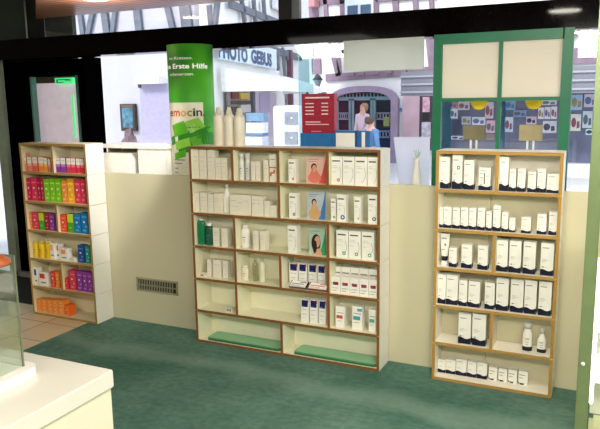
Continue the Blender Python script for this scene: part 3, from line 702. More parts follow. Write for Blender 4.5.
# green advertising column
CX, CY, CR = -2.862, 4.175, .168
tot = empty('advertising_column', (CX, CY, LZ), 'tall bright green round advertising column with white lettering beside the middle unit', 'advertising column')
GRA = mat('column_green', '#1f9a2c', .35, .4, .25, 3)
def colgrad():
    m = bpy.data.materials.new('column_print'); m.use_nodes = True; n = m.node_tree.nodes; l = m.node_tree.links
    b = n['Principled BSDF']; b.inputs['Roughness'].default_value = .55
    tc = n.new('ShaderNodeTexCoord'); nz = n.new('ShaderNodeTexNoise'); nz.inputs['Scale'].default_value = 3.2; nz.inputs['Detail'].default_value = 1
    l.new(tc.outputs['Object'], nz.inputs['Vector']); r = n.new('ShaderNodeValToRGB'); l.new(nz.outputs['Fac'], r.inputs['Fac'])
    r.color_ramp.elements[0].position = .35; r.color_ramp.elements[0].color = lin('#127a1a')
    r.color_ramp.elements[1].position = .68; r.color_ramp.elements[1].color = lin('#5cc52a')
    l.new(r.outputs['Color'], b.inputs['Base Color']); return m
TOP = at(189, 44, CY-.1).z-LZ
mb = MB(); mb.lathe([(CR, 0), (CR, TOP)], n=48); mb.build('column_body', colgrad(), tot)
A0 = math.atan2(-CY, -CX)              # direction from column to the viewer
def cyl(s, z, e=.001):                 # s metres to the right of the front line
    a = A0+s/CR; return ((CR+e)*math.cos(a), (CR+e)*math.sin(a), z)
def zcol(y): return at(189, y, CY-.12).z-LZ
def cpatch(mb, s0, s1, z0, z1, m=0, e=.001, n=14):
    for i in range(n):
        a, b = s0+(s1-s0)*i/n, s0+(s1-s0)*(i+1)/n
        mb.poly([cyl(a, z0, e), cyl(b, z0, e), cyl(b, z1, e), cyl(a, z1, e)], m)
mb = MB()
cpatch(mb, -.27, .082, 0, zcol(102.5), 0)                # pale pack picture
mb.build('pack_print', mat('pack_cream', '#e6e2cc', .4), tot)
WL = mat('white_lettering', '#f7f7f2', .5, emit=.15)
sE = CR*.80
def line(body, zpx, size, s_end, width, m=WL, bold=0, e=.002):
    text_mesh(body, size, lambda x, y: cyl(s_end-width+x, zcol(zpx)+y, e), 'lettering', m, tot, bold=bold, width=width)
line('en Kratzen.', 59.5, .030, CR*.10, .195); line('ne Erste Hilfe', 68.5, .049, CR*.80, .36, bold=.0012); line('schmerzen.', 75.5, .030, CR*.15, .205)
# wordmark, one colour per letter
wm = 'emocin.'; ws = [.055, .073, .053, .044, .022, .053, .018]; s = -.205
for ch, wd, hx in zip(wm, ws, ('#8a5a2c', '#d8542c', '#e8a01e', '#8a8f2a', '#2f4a2a', '#2b4632', '#2b4632')):
    text_mesh(ch, .085, (lambda s0: (lambda x, y: cyl(s0+x, zcol(116)+y, .003)))(s), 'wordmark_letter', mat('wm'+hx[1:], hx), tot, bold=.0015, width=wd*.82); s += wd*.82+.006
# green tablet blocks
mb = MB()
def tab(c, dx, dz, m):
    (s0, z0) = c; n = 6
    for i in range(n):
        f0, f1 = i/n, (i+1)/n
        P = lambda f, g: cyl(s0+dx[0]*f+dz[0]*g, z0+dx[1]*f+dz[1]*g, .0035)
        mb.poly([P(f0, 0), P(f1, 0), P(f1, 1), P(f0, 1)], m)
cpatch(mb, -.12, .10, zcol(152), zcol(131), 2, .0025)
tab((-.10, zcol(131)), (.2, .0), (.05, .03), 2)
Z0 = zcol(146)
tab((-.15, zcol(137)), (.115, .035), (-.03, .085), 0); tab((-.02, zcol(133)), (.12, .04), (-.06, .075), 1); tab((-.14, zcol(150)), (.12, .035), (-.01, .06), 1)
tab((0, zcol(147)), (.13, .035), (-.03, .07), 0); tab((.03, zcol(139)), (.09, .03), (-.02, .06), 2); tab((-.2, zcol(146)), (.055, .02), (-.01, .06), 2)
tab((.06, zcol(147)), (.11, -.02), (.0, .12), 2)
tab((-.16, zcol(160)), (.1, .03), (0, .05), 0)
mb.build('tablet_picture', [mat('tablet_green', '#5fb52a', .3), mat('tablet_light', '#8fd04a', .3), mat('tablet_dark', '#2f8f24', .3)], tot)
mb = MB()
for k, (yy, wd) in enumerate(((159, .1), (162.5, .075), (167.5, .04), (171.5, .035))): cpatch(mb, -.17, -.17+wd, zcol(yy+1), zcol(yy), 0, .002, 5)
mb.build('small_print', INK, tot)

# red notice on a blue base
Yr = 4.12
a, b = at(298.3, 94, Yr-.03), at(331.3, 133.5, Yr-.03)
n = empty('notice_stand', ((a.x+b.x)/2, Yr+.05, LZ), 'dark red notice board with white lines on a blue block', 'notice')
w = b.x-a.x; zt = a.z-LZ; zm = b.z-LZ
boxobj('base_block', (-w/2-.004, -.05, 0, w/2+.006, .07, zm), mat('blue_block', '#1f6aa8', .4, .4, .08), n, .003)
boxobj('notice_board', (-w/2, -.03, zm, w/2, .03, zt), mat('dark_red_board', '#a01a36', .4, .4, .06), n, .003)
mb = MB(); h = zt-zm
def nb(u0, v, u1, t): mb.box(-w/2+u0*w, -.0315, zm+v*h, -w/2+u1*w, -.03, zm+(v+t)*h)
nb(.12, .88, .86, .04)
for v in (.74, .65, .56, .47):
    nb(.12, v, .38, .028); nb(.62, v, .82, .03)
nb(.12, .27, .58, .025); nb(.12, .21, .84, .022); nb(.3, .04, .6, .01)
mb.build('printed_lines', mat('notice_white', '#ecd8dc'), n)
mb = MB(); mb.lathe([(.008, zt), (.01, zt+.008), (.006, zt+.014)], cx=-w/2+.03); mb.build('stud', mat('dark_red_board', '#a01a36'), n)
# blue and white packs to the right of it
def pack(x0, x1, y0, desc, panels, Y=4.14):
    a, b = at(x0, y0, Y), at(x1, y0, Y); w = b.x-a.x; h = a.z-LZ
    o = empty('blue_pack', (a.x, Y, LZ), desc, 'box', 'blue and white packs behind the middle shelf unit')
    boxobj('pack_body', (0, 0, 0, w, .06, h), mat('blue_pack_card', '#2a66a4', .4, .4, .08), o, .002)
    mb = MB()
    for u0, u1, v0, v1 in panels: mb.box(u0*w, -.0012, v0*h, u1*w, 0, v1*h)
    mb.build('white_panel', WHITE, o)
pack(334.6, 356, 130.5, 'wide blue pack with cream panel beside the red notice', [(.06, .94, .66, .96)]); pack(356.6, 369.5, 131, 'narrow blue pack with white stripe, right of the wide blue pack', [(.4, .66, .66, .98)])

# pale blank board hanging under the beam
a, b = at(343.5, 44, 4.36), at(423.5, 69, 4.36)
o = empty('hanging_board', ((a.x+b.x)/2, 4.36, b.z), 'pale grey-green blank board hanging below the black beam', 'board')
w = b.x-a.x
boxobj('board', (-w/2, 0, 0, w/2, .012, 2.098-b.z), sheet_mat('pale_green_board', '#f0f2ea', .62), o)
boxobj('hinge', (-w/2-.015, 0, .125, -w/2, .01, .15), mat('dark_hinge', '#3c4048'), o)

# vase and leaning board in the gap
a = at(417, 181, 4.16)
o = empty('vase', (at(416.5, 170, 4.16).x, 4.16, LZ), 'small white vase with pale green sprig on the ledge, left of green frame', 'vase')
hz = at(416, 158, 4.16).z-LZ
mb = MB(); mb.lathe([(.022, 0), (.03, .02), (.034, hz*.35), (.02, hz*.7), (.016, hz*.85), (.024, hz)]); mb.build('vase_body', PLW, o)
mb = MB()
for k in range(7):
    g = k*.9; mb.poly([(0, 0, hz*.95), (.02*math.cos(g), .01*math.sin(g), hz+.02+.006*k), (.028*math.cos(g+.2), .012*math.sin(g), hz+.045+.004*k), (.008*math.cos(g), 0, hz+.03)])
mb.build('sprig', mat('pale_green_leaf', '#a8c4ac', .6), o)
A, B, C_, D_ = at(394, 137, 4.34), at(430, 137, 4.34), at(430, 165, 4.34), at(400, 163, 4.34)
mb = MB(); yy = 4.33
for y_ in (yy, yy+.008):
    mb.poly([(A.x, y_, A.z), (D_.x, y_, LZ), (C_.x, y_, LZ), (B.x, y_, B.z)])
mb.poly([(A.x, yy, A.z), (A.x, yy+.008, A.z), (B.x, yy+.008, B.z), (B.x, yy, B.z)]); mb.poly([(A.x, yy, A.z), (D_.x, yy, LZ), (D_.x, yy+.008, LZ), (A.x, yy+.008, A.z)])
tag(mb.build('display_board', sheet_mat('pale_grey_board', '#f0f0f6', .7)), 'pale grey blank board standing on the ledge behind the white vase', 'board')

# green window frame standing on the ledge
Yg = 4.2
gx0, gx1, gz1 = at(433.6, 100, Yg).x, at(571, 100, Yg).x, at(500, 31.5, Yg).z
g = empty('freestanding_window', ((gx0+gx1)/2, Yg, LZ), 'green wooden four-pane window frame standing above the right shelf unit', 'window frame')
W = gx1-gx0; H = gz1-LZ; GF = mat('green_paint', '#0a6c4a', .4, .4, .06, 8)
fw_ = .052
mb = MB(); mb.box(-W/2, -.02, 0, -W/2+fw_, .02, H); mb.build('stile', GF, g)
mb = MB(); mb.box(W/2-fw_-.008, -.02, 0, W/2, .02, H); mb.build('stile', GF, g)
mb = MB(); mb.box(-W/2+fw_, -.02, H-.06, W/2-fw_, .02, H); mb.build('top_rail', GF, g)
mb = MB(); mb.box(-W/2+fw_, -.02, 0, W/2-fw_, .02, .07); mb.build('bottom_rail', GF, g)
mb = MB(); mb.box(-.011, -.015, .07, .011, .015, H-.06); mb.build('glazing_bar', GF, g)
zt_ = at(500, 100, Yg).z-LZ
mb = MB(); mb.box(-W/2+fw_, -.016, zt_-.005, -.011, .016, zt_+.016); mb.box(.011, -.016, zt_-.005, W/2-fw_, .016, zt_+.016); mb.build('glazing_bar', GF, g)
BG = sheet_mat('cream_panel', '#f6efe2', .34)
for (a, b) in ((-W/2+fw_+.002, -.013), (.013, W/2-fw_-.01)):
    q = boxobj('cream_panel', (a, -.004, zt_+.016, b, .004, H-.06), BG, g)
    boxobj('pane', (a, -.002, .07, b, .002, zt_-.005), GLASS, g)
# boards on twin-post stands seen through the lower panes
for (x0, x1, y0, y1, hx, who) in ((463.5, 484, 125.5, 140, '#8d8466', 'left'), (519.5, 542, 125, 141, '#b9ab84', 'right')):
    Y = 4.31; a, b = at(x0, y0, Y), at(x1, y1, Y); cx = (a.x+b.x)/2; w = b.x-a.x
    o = empty('board_stand', (cx, Y, LZ), f'{"olive brown" if who=="left" else "beige"} board on two white posts behind the {who} lower pane', 'display board', 'boards on white posts behind the green frame')
    boxobj('board', (-w/2, 0, b.z-LZ, w/2, .012, a.z-LZ), mat('standboard_'+who, hx, .6, .2, .1), o)
    for s_ in (-1, 1): boxobj('post', (s_*.018-.006, .002, .01, s_*.018+.006, .014, b.z-LZ), PLW, o)
    boxobj('foot', (-.05, -.02, 0, .05, .05, .01), PLW, o)
for (xc, yc, r_, who) in ((479, 101, 9.5, 'left'), (534, 101, 9.5, 'right')):
    Y = 4.395; c = at(xc, yc, Y); R = at(xc+r_, yc, Y).x-c.x
    mb = MB(); n = 44; P = [(c.x+(R if k % 2 else R*.84)*math.cos(2*math.pi*k/n), Y, c.z+(R if k % 2 else R*.84)*math.sin(2*math.pi*k/n)) for k in range(n)]
    mb.poly(P); mb.poly([(x, y+.003, z) for x, y, z in reversed(P)])
    for k in range(n): a_, b_ = P[k], P[(k+1) % n]; mb.poly([a_, (a_[0], a_[1]+.003, a_[2]), (b_[0], b_[1]+.003, b_[2]), b_])
    tag(mb.build('hanging_star', mat('yellow_star_print', '#f0cf1c', .5, emit=.12)), f'yellow jagged starburst below the {who} cream panel of the green frame', 'sticker', 'yellow starbursts')
for (x0, x1, y0, y1, who) in ((440, 450.5, 102, 146, 'left'), (497, 504.5, 102, 146, 'middle')):
    Y = 4.35; a, b = at(x0, y0, Y), at(x1, y1, Y)
    tag(boxobj('acrylic_strip', (a.x, Y, LZ, b.x, Y+.006, a.z), glass_mat('blue_acrylic', (.55, .82, .9, 1), .12)), f'pale blue clear upright strip at the {"left stile" if who=="left" else "centre bar"} of the green frame', 'acrylic strip')

# ------------------------------------------------------- foreground counter
ctr = empty('counter', (-2.0, 1.0, 0), 'white sales counter with square corner in the lower left foreground', 'counter')
CW = mat('counter_laminate', '#efe9d2', .35, .4, .02, 3)
boxobj('counter_body', (-.9, -.75, 0, .502, .63, .736), CW, ctr)
mb = MB(); mb.box(-.9, -.76, .738, .512, .638, .80, bev=.004); mb.build('counter_top', mat('counter_top_white', '#e9e5da', .25, .5, .02, 3), ctr)
boxobj('shadow_gap', (-.9, -.755, .734, .506, .632, .738), mat('gap_dark', '#c2bb92'), ctr)
# clear display case on the counter
ca = empty('display_case', (-1.95, 1.3, .80), 'clear acrylic display case on a thick white base on the counter', 'display case')
def rrect(x0, y0, x1, y1, r, z0, z1, m, name, parent):
    bm = bmesh.new(); pts = []
    for cx, cy, a0 in ((x1-r, y1-r, 0), (x0+r, y1-r, 90), (x0+r, y0+r, 180), (x1-r, y0+r, 270)):
        for k in range(7): a = math.radians(a0+15*k); pts.append(bm.verts.new((cx+r*math.cos(a), cy+r*math.sin(a), z0)))
    f = bm.faces.new(pts); ex = bmesh.ops.extrude_face_region(bm, geom=[f])
    for v in [g_ for g_ in ex['geom'] if isinstance(g_, bmesh.types.BMVert)]: v.co.z = z1
    mb = MB(); mb.bm(bm); return mb.build(name, m, parent)
rrect(-.30, -.22, .255, .22, .04, 0, .03, mat('case_base_white', '#f5f3ec', .35), 'base', ca)
wx, wy, wh = .215, .185, .405
boxobj('side_pane', (wx-.005, -wy, .03, wx, wy, wh), ACRYL, ca); boxobj('side_pane', (-.26, -wy, .03, -.255, wy, wh), ACRYL, ca)
boxobj('back_pane', (-.255, wy-.005, .03, wx-.005, wy, wh), ACRYL, ca); boxobj('front_pane', (-.255, -wy, .03, wx-.005, -wy+.005, wh), ACRYL, ca)
boxobj('lid', (-.26, -wy, wh, wx, wy, wh+.005), ACRYL, ca)
EDG = mat('acrylic_edge', '#6f7660', .3)
mb = MB()
pass
for (x, y) in ((wx, wy), (wx, -wy)): boxobj('edge_strip', (x-.004, y-.004, .03, x+.0015, y+.0015, wh+.006), EDG, ca)
boxobj('edge_strip', (-.26, wy-.004, wh, wx, wy+.001, wh+.006), EDG, ca)
zl_ = .80+wh+.0065
mb = MB(); mb.lathe([(.062, 0), (.06, .008), (.045, .024), (.022, .035), (.008, .039)], n=24)
o = mb.build('copper_bowl', mat('copper_brown', '#a8572c', .4), None, (at(-11, 256, 1.36).x, 1.36, zl_)); tag(o, 'reddish brown upturned bowl on top of the clear case, at left edge', 'bowl')
o = empty('case_block', (-1.90, 1.27, .8305), 'pale folded display block low inside the clear case', 'display block')
mb = MB(); mb.box(-.12, -.08, 0, .12, .08, .05, bev=.004); mb.build('block', mat('pale_olive_block', '#d6d2a8'), o)
mb = MB(); mb.poly([(-.12, .06, .05), (.12, .06, .05), (.1, .02, .19), (-.1, .02, .19)]); mb.build('flap', WHITE, o)

# ------------------------------------------------- rack at the right edge
Yk = 3.0
rk = empty('display_rack', (0, Yk, 0), 'green metal rack upright with lit white edge and white shelves at right edge', 'rack')
GP = mat('satin_green_post', '#76875c', .35, .5, .05, metal=.2)
def postX(y): return at(580, y, Yk).x
mb = MB(); mb.box(-.075, -.02, 0, -.024, .03, 2.3, bev=.004); mb.build('upright', GP, rk)
mb = MB(); mb.box(-.022, -.012, .36, -.006, .004, 1.02, bev=.003); mb.build('light_strip', mat('white_light_strip', '#fffdf4', .4, emit=1.4), rk)
boxobj('edge_rail', (-.021, -.01, 1.02, -.008, .02, 2.3), mat('tan_rail', '#b7ac7c', .4), rk)
for z in (.70, .47):
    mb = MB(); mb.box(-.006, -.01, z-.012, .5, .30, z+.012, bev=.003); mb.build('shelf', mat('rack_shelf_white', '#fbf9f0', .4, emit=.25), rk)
mb = MB(); mb.box(-.02, .0, 0, .5, .32, .17, bev=.02); mb.build('plinth', mat('pale_green_plinth', '#ccd0a6', .5), rk)
mb = MB(); mb.box(-.02, .31, .17, .5, .32, 1.1); mb.build('back_panel', mat('rack_back', '#dfe2cf', .5), rk)
mb = MB(); zz = at(583, 364, Yk-.02).z; bm = bmesh.new(); bmesh.ops.create_uvsphere(bm, u_segments=10, v_segments=6, radius=.009); 
for v_ in bm.verts: v_.co = v_.co+Vector((at(583, 364, Yk-.02).x, -.022, zz))
mb.bm(bm, 0, True); mb.build('screw', PLW, rk)

# ------------------------------------------------------------ ceiling lamps
def downlight(x, y, r, label, em=25):
    o = empty('ceiling_light', (x, y, CEIL), label, 'ceiling light', 'round ceiling lights')
    mb = MB(); mb.lathe([(r*1.15, -.012), (r*1.2, -.006), (r*1.2, 0)], n=28); mb.build('rim', PLW, o)
    mb = MB(); mb.lathe([(r, -.016), (r, -.012)], n=28); mb.build('diffuser', mat('lamp_glow%d' % em, '#fff6e4', .5, emit=em), o)
downlight(*at(95, -1, 3.82).xy, .085, 'bright round lamp in the wooden ceiling at top left', 6)
downlight(-.435, 2.42, .13, 'round ceiling lamp reflected in the black beam, above the right side', 120)

# ================================================================== outside
STREET = -.05
mb = MB(); mb.box(-40, 4.46, STREET-.1, 30, 40, STREET); tag(mb.build('ground_street', mat('pale_paving', '#dcdad8', .8, .2, .05, 2)), kind='structure')
GLZ = mat('shop_glass_dark', '#2c3444', .2, .5, .3, 2)
# --- white house at the left (A)
YA = 9.0
A = empty('white_house', (-8, YA, STREET), 'white house front with grey timbers seen through the left window', 'building')
def aw(name, b, m, par, off): return boxobj(name, (b[0]-off[0], b[1]-off[1], b[2]-off[2], b[3]-off[0], b[4]-off[1], b[5]-off[2]), m, par)
OA = (-8, YA, STREET)
aw('wall', (-15, YA, STREET, -6.06, YA+.2, 5.5), mat('offwhite_house_wall', '#c6c6cf', .9, .1, .03, 3), A, OA)
def timber(par, off, p, q, w, Y, m=TIMBER, d=.06):
    a, b = at(*p, Y), at(*q, Y); mb = MB(); mb.bar((a.x-off[0], Y-off[1], a.z-off[2]), (b.x-off[0], Y-off[1], b.z-off[2]), w, d); return mb.build('timber', m, par)
for p, q, w in (((79, 6), (84, 40), .09), ((94, 6), (87, 40), .09), ((103, 3), (108, 38), .13), ((116, 5), (112, 38), .08), ((136, 0), (140, 36), .13), ((166, 0), (174, 34), .1), ((184, 0), (188, 32), .19)):
    timber(A, OA, p, q, w, YA-.03)
timber(A, OA, (60, 42), (190, 31), .1, YA-.035)
# projecting white cabinet with canopy on the house front
c = empty('white_booth', (-6.9, YA-.3, STREET), 'white booth with flat canopy beside the dark picture, outside left window', 'booth')
OC = (-6.9, YA-.3, STREET)
a, b = at(139.5, 84, YA-.4), at(166, 150, YA-.4)
aw('booth_body', (a.x, YA-.4, STREET, min(b.x+.5, -6.1), YA-.02, a.z), mat('lavender_white', '#b3aecb', .7), c, OC)
a2, b2 = at(136, 77.5, YA-.5), at(158, 83.5, YA-.5)
aw('canopy', (a2.x, YA-.55, b2.z, b2.x+.05, YA-.02, a2.z), STUCCO, c, OC)
aw('hinge', (a.x-.02, YA-.42, a.z-.06, a.x+.03, YA-.4, a.z-.0), mat('dark_hinge', '#3c4048'), c, OC)
# picture case on the wall
a, b = at(119.8, 104, YA-.06), at(136, 131, YA-.06)
o = empty('picture_case', ((a.x+b.x)/2, YA-.035, b.z), 'dark framed blue picture hanging on the white house wall outside', 'picture')
w, h = b.x-a.x, a.z-b.z
boxobj('frame', (-w/2, -.03, 0, w/2, .03, h), mat('picture_frame_dark', '#3a3330', .5), o)
boxobj('picture', (-w*.36, -.034, h*.12, w*.36, -.03, h*.86), mat('picture_blue', '#4f7f92', .5, .3, .6, 12), o)
boxobj('header', (-w*.4, -.036, h*.88, w*.4, -.03, h*.97), mat('picture_header', '#6b5a48'), o)
a, b = at(121.5, 130, YA-.3), at(137.5, 150, YA-.3)
o = empty('planter', ((a.x+b.x)/2, YA-.3, STREET), 'mottled brown planting below the dark picture outside', 'planter')
w = (b.x-a.x)/2
mb = MB(); mb.lathe([(w*.7, 0), (w*.85, .5)]); mb.build('pot', mat('pot_brown', '#6b5648', .7), o)
mb = MB(); bm = bmesh.new(); bmesh.ops.create_icosphere(bm, subdivisions=3, radius=1)
for v_ in bm.verts:
    k = 1+.18*math.sin(v_.co.x*17+v_.co.z*11)*math.cos(v_.co.y*13); v_.co = Vector((v_.co.x*w*k, v_.co.y*w*k*.6, .5+(a.z-STREET-.5)*(.5+.5*v_.co.z*k)))
mb.bm(bm); mb.build('foliage', mat('mottled_plant', '#7d6a70', .8, .2, .5, 25), o)

# --- oblique photo shop (B)
P0 = Vector((-5.75, 9.0, 0)); DB = Vector((-.225, .974, 0)).normalized(); NBn = Vector((DB.y, -DB.x, 0))
RZ = math.atan2(DB.y, DB.x)
B_ = empty('photo_street_shop', (P0.x, P0.y, STREET), 'white timbered shop with lettered sign and white awning outside', 'building', rz=RZ)
def bp(x, y, out=0):                    # pixel on shop front -> local (s, z)
    p = atp(x, y, P0+NBn*out, NBn); return (p-P0).dot(DB), p.z-STREET
def bbox(name, x0, y0, x1, y1, m, par=B_, out=0, th=.05, bev=0):
    s0, z1 = bp(x0, y0, out); s1, z0 = bp(x1, y1, out)
    s0b, z1b = bp(x1, y0, out)
    return boxobj(name, (s0, -out-th, z0, s1, -out, (z1+z1)/2), m, par, bev)
mb = MB(); mb.box(0.02, 0.06, 0, 8, .2, 7); mb.build('wall', STUCCO, B_)
s0, _ = bp(216.5, 55); s1, _ = bp(273.5, 60)
zb0 = bp(217, 60)[1]; zb1 = bp(271, 68)[1]; zb = (zb0+zb1)/2
SH = .40
boxobj('sign_board', (s0, -.07, zb, s1, -.02, zb+SH), mat('sign_pale_blue', '#d5e4ee', .5), B_)
SB = mat('sign_slate_blue', '#41557c', .5)
sl = lambda x: bp(x, 58, .07)[0]
text_mesh('PHOTO', .33, lambda x, y: (sl(218.2)+x, -.076, zb+.03+y), 'sign_lettering', SB, B_, bold=.016, width=sl(247.5)-sl(218.2))
text_mesh('GEBUS', .33, lambda x, y: (sl(251)+x, -.076, zb+.04+y), 'sign_lettering', SB, B_, bold=.016, width=sl(271.5)-sl(251))
# awning
mb = MB(); sA0, zA = bp(219, 62); sA1 = bp(281, 72)[0]; zl = bp(250, 89.5, .9)[1]
n = 6
for i in range(n):
    f0, f1 = i/n, (i+1)/n
    P = lambda f: (-.03-.9*f, zb-.12-(zb-.12-zl-.12)*f**1.2)
    (ya, za), (yb, z2) = P(f0), P(f1)
    mb.poly([(sA0, ya, za), (sA1, ya, za), (sA1, yb, z2), (sA0, yb, z2)], 0, True)
(ya, za) = P(1); mb.poly([(sA0, ya, za), (sA1, ya, za), (sA1, ya, za-.12), (sA0, ya, za-.12)])
for s_ in (sA0, sA1): mb.poly([(s_, *P(i/n)) for i in range(n+1)]+[(s_, P(1)[0], za-.12), (s_, -.03, za-.12)])
mb.build('awning', mat('white_awning', '#f7f6f2', .8), B_)
bbox('shop_window', 226, 90, 250, 150, mat('photo_shop_glass', '#8b7d84', .3, .5, .5, 3), th=.03)
bbox('window_post', 250, 90, 253.5, 150, mat('grey_post', '#5f6a72', .5), th=.06)
bbox('door', 254, 92, 276, 150, mat('pink_lilac_door', '#cfc3d6', .4, .4, .1, 3), th=.03)
bbox('door_poster', 257.5, 93, 268, 112, mat('poster_lilac', '#b9adc8', .5), th=.05)
for (x0, y0, x1, y1, hx) in ((229, 92, 236, 99, '#7a2f3f'), (237.5, 93, 246, 99, '#d9b24a'), (229, 101, 248, 104, '#5d3038'), (238, 105, 248, 112, '#c9c2c6'), (229, 107, 236, 118, '#4c3f3a')):
    bbox('window_article', x0, y0, x1, y1, mat('article'+hx[1:], hx, .5), th=.06)
# timbers of the shop front
for (x0, y0, x1, y1, w) in ((228, 4, 291, 28, .12), (240, 0, 243, 22, .1), (252, 0, 254, 24, .1), (262, 0, 264, 28, .1), (216, 0, 212, 34, .12), (207, 5, 210, 33, .1), (250, 44, 300, 58, .14), (281, 48, 285, 88, .1), (275, 52, 277, 70, .09), (286, 55, 286, 60, .2)):
    a0, b0 = bp(x0, y0), bp(x1, y1); mb = MB(); mb.bar((a0[0], -.03, a0[1]), (b0[0], -.03, b0[1]), w, .06); mb.build('timber', TIMBER, B_)
bbox('post', 286.5, 50, 289.5, 105, mat('maroon_post', '#6a4456', .5), th=.1)
bbox('upper_window', 272, -6, 283, 14, mat('upper_window_frame', '#e7e6ee', .5), th=.08)
bbox('upper_pane', 274.5, -4, 281, 11, mat('upper_pane_blue', '#9fb6cc', .2, .5), th=.1)
# card stand, and white cabinet with two grey panels, outside the shop
a, b = at(249, 113, 8.6), at(266, 113, 8.6); cx = (a.x+b.x)/2
o = empty('card_stand', (cx, 8.6, STREET), 'white and blue card stand in front of the photo shop', 'card stand'); w = (b.x-a.x)/2
h1 = a.z-STREET
boxobj('pole', (-.03, 0, 0, .03, .06, h1), mat('stand_grey', '#9aa3ad'), o)
for k, (z0, z1, hx) in enumerate(((h1-.12, h1, '#7fa2bd'), (h1-.29, h1-.14, '#f3f5f8'), (h1-.33, h1-.29, '#6b8fae'), (h1-.5, h1-.34, '#dfe6ee'))):
    boxobj('rack_tier', (-w, -.08-.02*k, z0, w, .06, z1), mat('tier'+str(k), hx, .5, .3, .15, 30), o)
boxobj('rack_base', (-w*.6, -.1, 0, w*.7, .2, h1-.5), mat('tier_tan', '#cdb99c'), o)
o = empty('card_stand', (cx+.28, 8.85, STREET), 'pale pinkish card stand right of the white and blue card stand', 'card stand')
boxobj('pole', (-.02, 0, 0, .02, .04, h1-.05), mat('stand_grey', '#9aa3ad'), o); boxobj('rack_tier', (-.1, -.05, h1-.35, .12, .03, h1-.02), mat('pinkish_cards', '#d8cfd8', .5, .3, .2, 30), o); boxobj('rack_base', (-.15, -.1, 0, .15, .15, .3), mat('stand_grey', '#9aa3ad'), o)
a, b = at(272.5, 106, 8.3), at(300.5, 106, 8.3); w = b.x-a.x; h1 = a.z-STREET
o = empty('white_cabinet', (a.x, 8.3, STREET), 'white outdoor cabinet with two grey panels left of the red notice', 'cabinet')
boxobj('cabinet_body', (0, 0, 0, w, .4, h1), mat('cabinet_white', '#eef0f4', .5), o, .02)
for (y0, y1) in ((112, 124), (131.5, 144)):
    q0, q1 = at(285, y0, 8.3), at(300, y1, 8.3)
    pz = boxobj('grey_panel', (q0.x-a.x, -.02, q1.z-STREET, q1.x-a.x-.03, 0, q0.z-STREET), mat('cabinet_grey', '#98a0ac', .4, .4, .15), o)
    boxobj('knob', ((q0.x+q1.x)/2-a.x-.015, -.035, (q0.z+q1.z)/2-STREET-.01, (q0.x+q1.x)/2-a.x+.015, -.02, (q0.z+q1.z)/2-STREET+.01), PLW, pz)

# --- half-timbered house opposite (C)
YC = 18.0
OC2 = (at(365, 100, YC).x, YC, STREET)
C2 = empty('timbered_street_house', OC2, 'white half-timbered house with arched doorway opposite', 'building')
def cr(name, x0, y0, x1, y1, m, Y=YC, th=.08, par=None, off=None):
    par = par or C2; off = off or OC2
    xm, ym = (x0+x1)/2, (y0+y1)/2
    return aw(name, (at(x0, ym, Y).x, Y-th, at(xm, y1, Y).z, at(x1, ym, Y).x, Y, at(xm, y0, Y).z), m, par, off)
cr('wall', 285, -60, 436, 172, STUCCO, th=.0, Y=YC+.1)
C2w = boxobj('wall', (at(285, 50, YC).x-OC2[0], 0, 0, 14, .3, 8.5), STUCCO, C2)
def tc(p, q, w, m=TIMBERP): timber(C2, OC2, p, q, w, YC-.03, m, .08)
for p, q, w in (((313, -5), (317, 74), .28), ((326, 78), (434, 70.5), .22), ((330, 42), (339, 76), .16), ((337, 42), (340, 74), .1), ((325, -5), (328, 40), .12), ((342, -5), (343, 16), .14), ((375.5, -5), (376.5, 14), .13), ((395, -5), (396, 12), .16), ((415, -5), (416, 11), .14), ((431, -5), (432, 10), .12), ((318, 2), (345, 1), .16), ((376, -1), (440, -5), .16)): tc(p, q, w)
for x in (350, 360, 374, 388, 402): 
    cr('joist_end', x, 73.2-(x-350)*.065, x+6, 76-(x-350)*.065, TIMBERP, th=.2)
wn = cr('window', 346, -6, 374.5, 17, mat('window_white', '#e8f0f4', .5), th=.1)
for x0, x1 in ((349, 359), (362, 372)):
    q = aw('pane', (at(x0, 5, YC).x, YC-.13, at(355, 15, YC).z, at(x1, 5, YC).x, YC-.1, at(355, 6, YC).z), mat('pane_slate', '#46607a', .2, .5), wn, (0, 0, 0)); q.location = (-OC2[0], -OC2[1], -OC2[2])
cr('corner_bracket', 312, 0, 320, 8, mat('pink_bracket', '#c88f90', .6), th=.4)
# arched doorway
xl, xr = at(331, 120, YC).x-OC2[0], at(399.5, 120, YC).x-OC2[0]
zs = at(365, 100, YC).z-STREET; zt = at(365, 86, YC).z-STREET
wd = .2
def arch(xa, xb, zs, zt, n=18):
    R = []
    for i in range(n+1):
        t = i/n; x = xa+(xb-xa)*t; u = 2*t-1; R.append((x, zs+(zt-zs)*math.sqrt(max(0, 1-abs(u)**2.4))))
    return R
outer = [(xl, 0)]+arch(xl, xr, zs, zt)+[(xr, 0)]; inner = [(xl+wd, 0)]+arch(xl+wd, xr-wd, zs-.02, zt-wd*.85)+[(xr-wd, 0)]
mb = MB()
for i in range(len(outer)-1):
    o0, o1, i0, i1 = outer[i], outer[i+1], inner[i], inner[i+1]
    mb.poly([(o0[0], -.2, o0[1]), (o1[0], -.2, o1[1]), (i1[0], -.2, i1[1]), (i0[0], -.2, i0[1])])
    mb.poly([(o0[0], -.2, o0[1]), (o1[0], -.2, o1[1]), (o1[0], 0, o1[1]), (o0[0], 0, o0[1])]); mb.poly([(i0[0], -.2, i0[1]), (i1[0], -.2, i1[1]), (i1[0], 0, i1[1]), (i0[0], 0, i0[1])])
mb.build('arch_surround', mat('lilac_stone', '#a795ab', .8, .1, .12, 4), C2)
mb = MB(); mb.poly([(x, -.05, z) for x, z in inner]); dr = mb.build('doorway', mat('doorway_dark', '#12162a', .4, .2, .2, 2), C2)
FT = mat('teal_door_frame', '#6f8f98', .5)
mb = MB(); zr = at(365, 98.5, YC).z-STREET
mb.box(xl+wd, -.1, zr-.05, xr-wd, -.05, zr+.05)
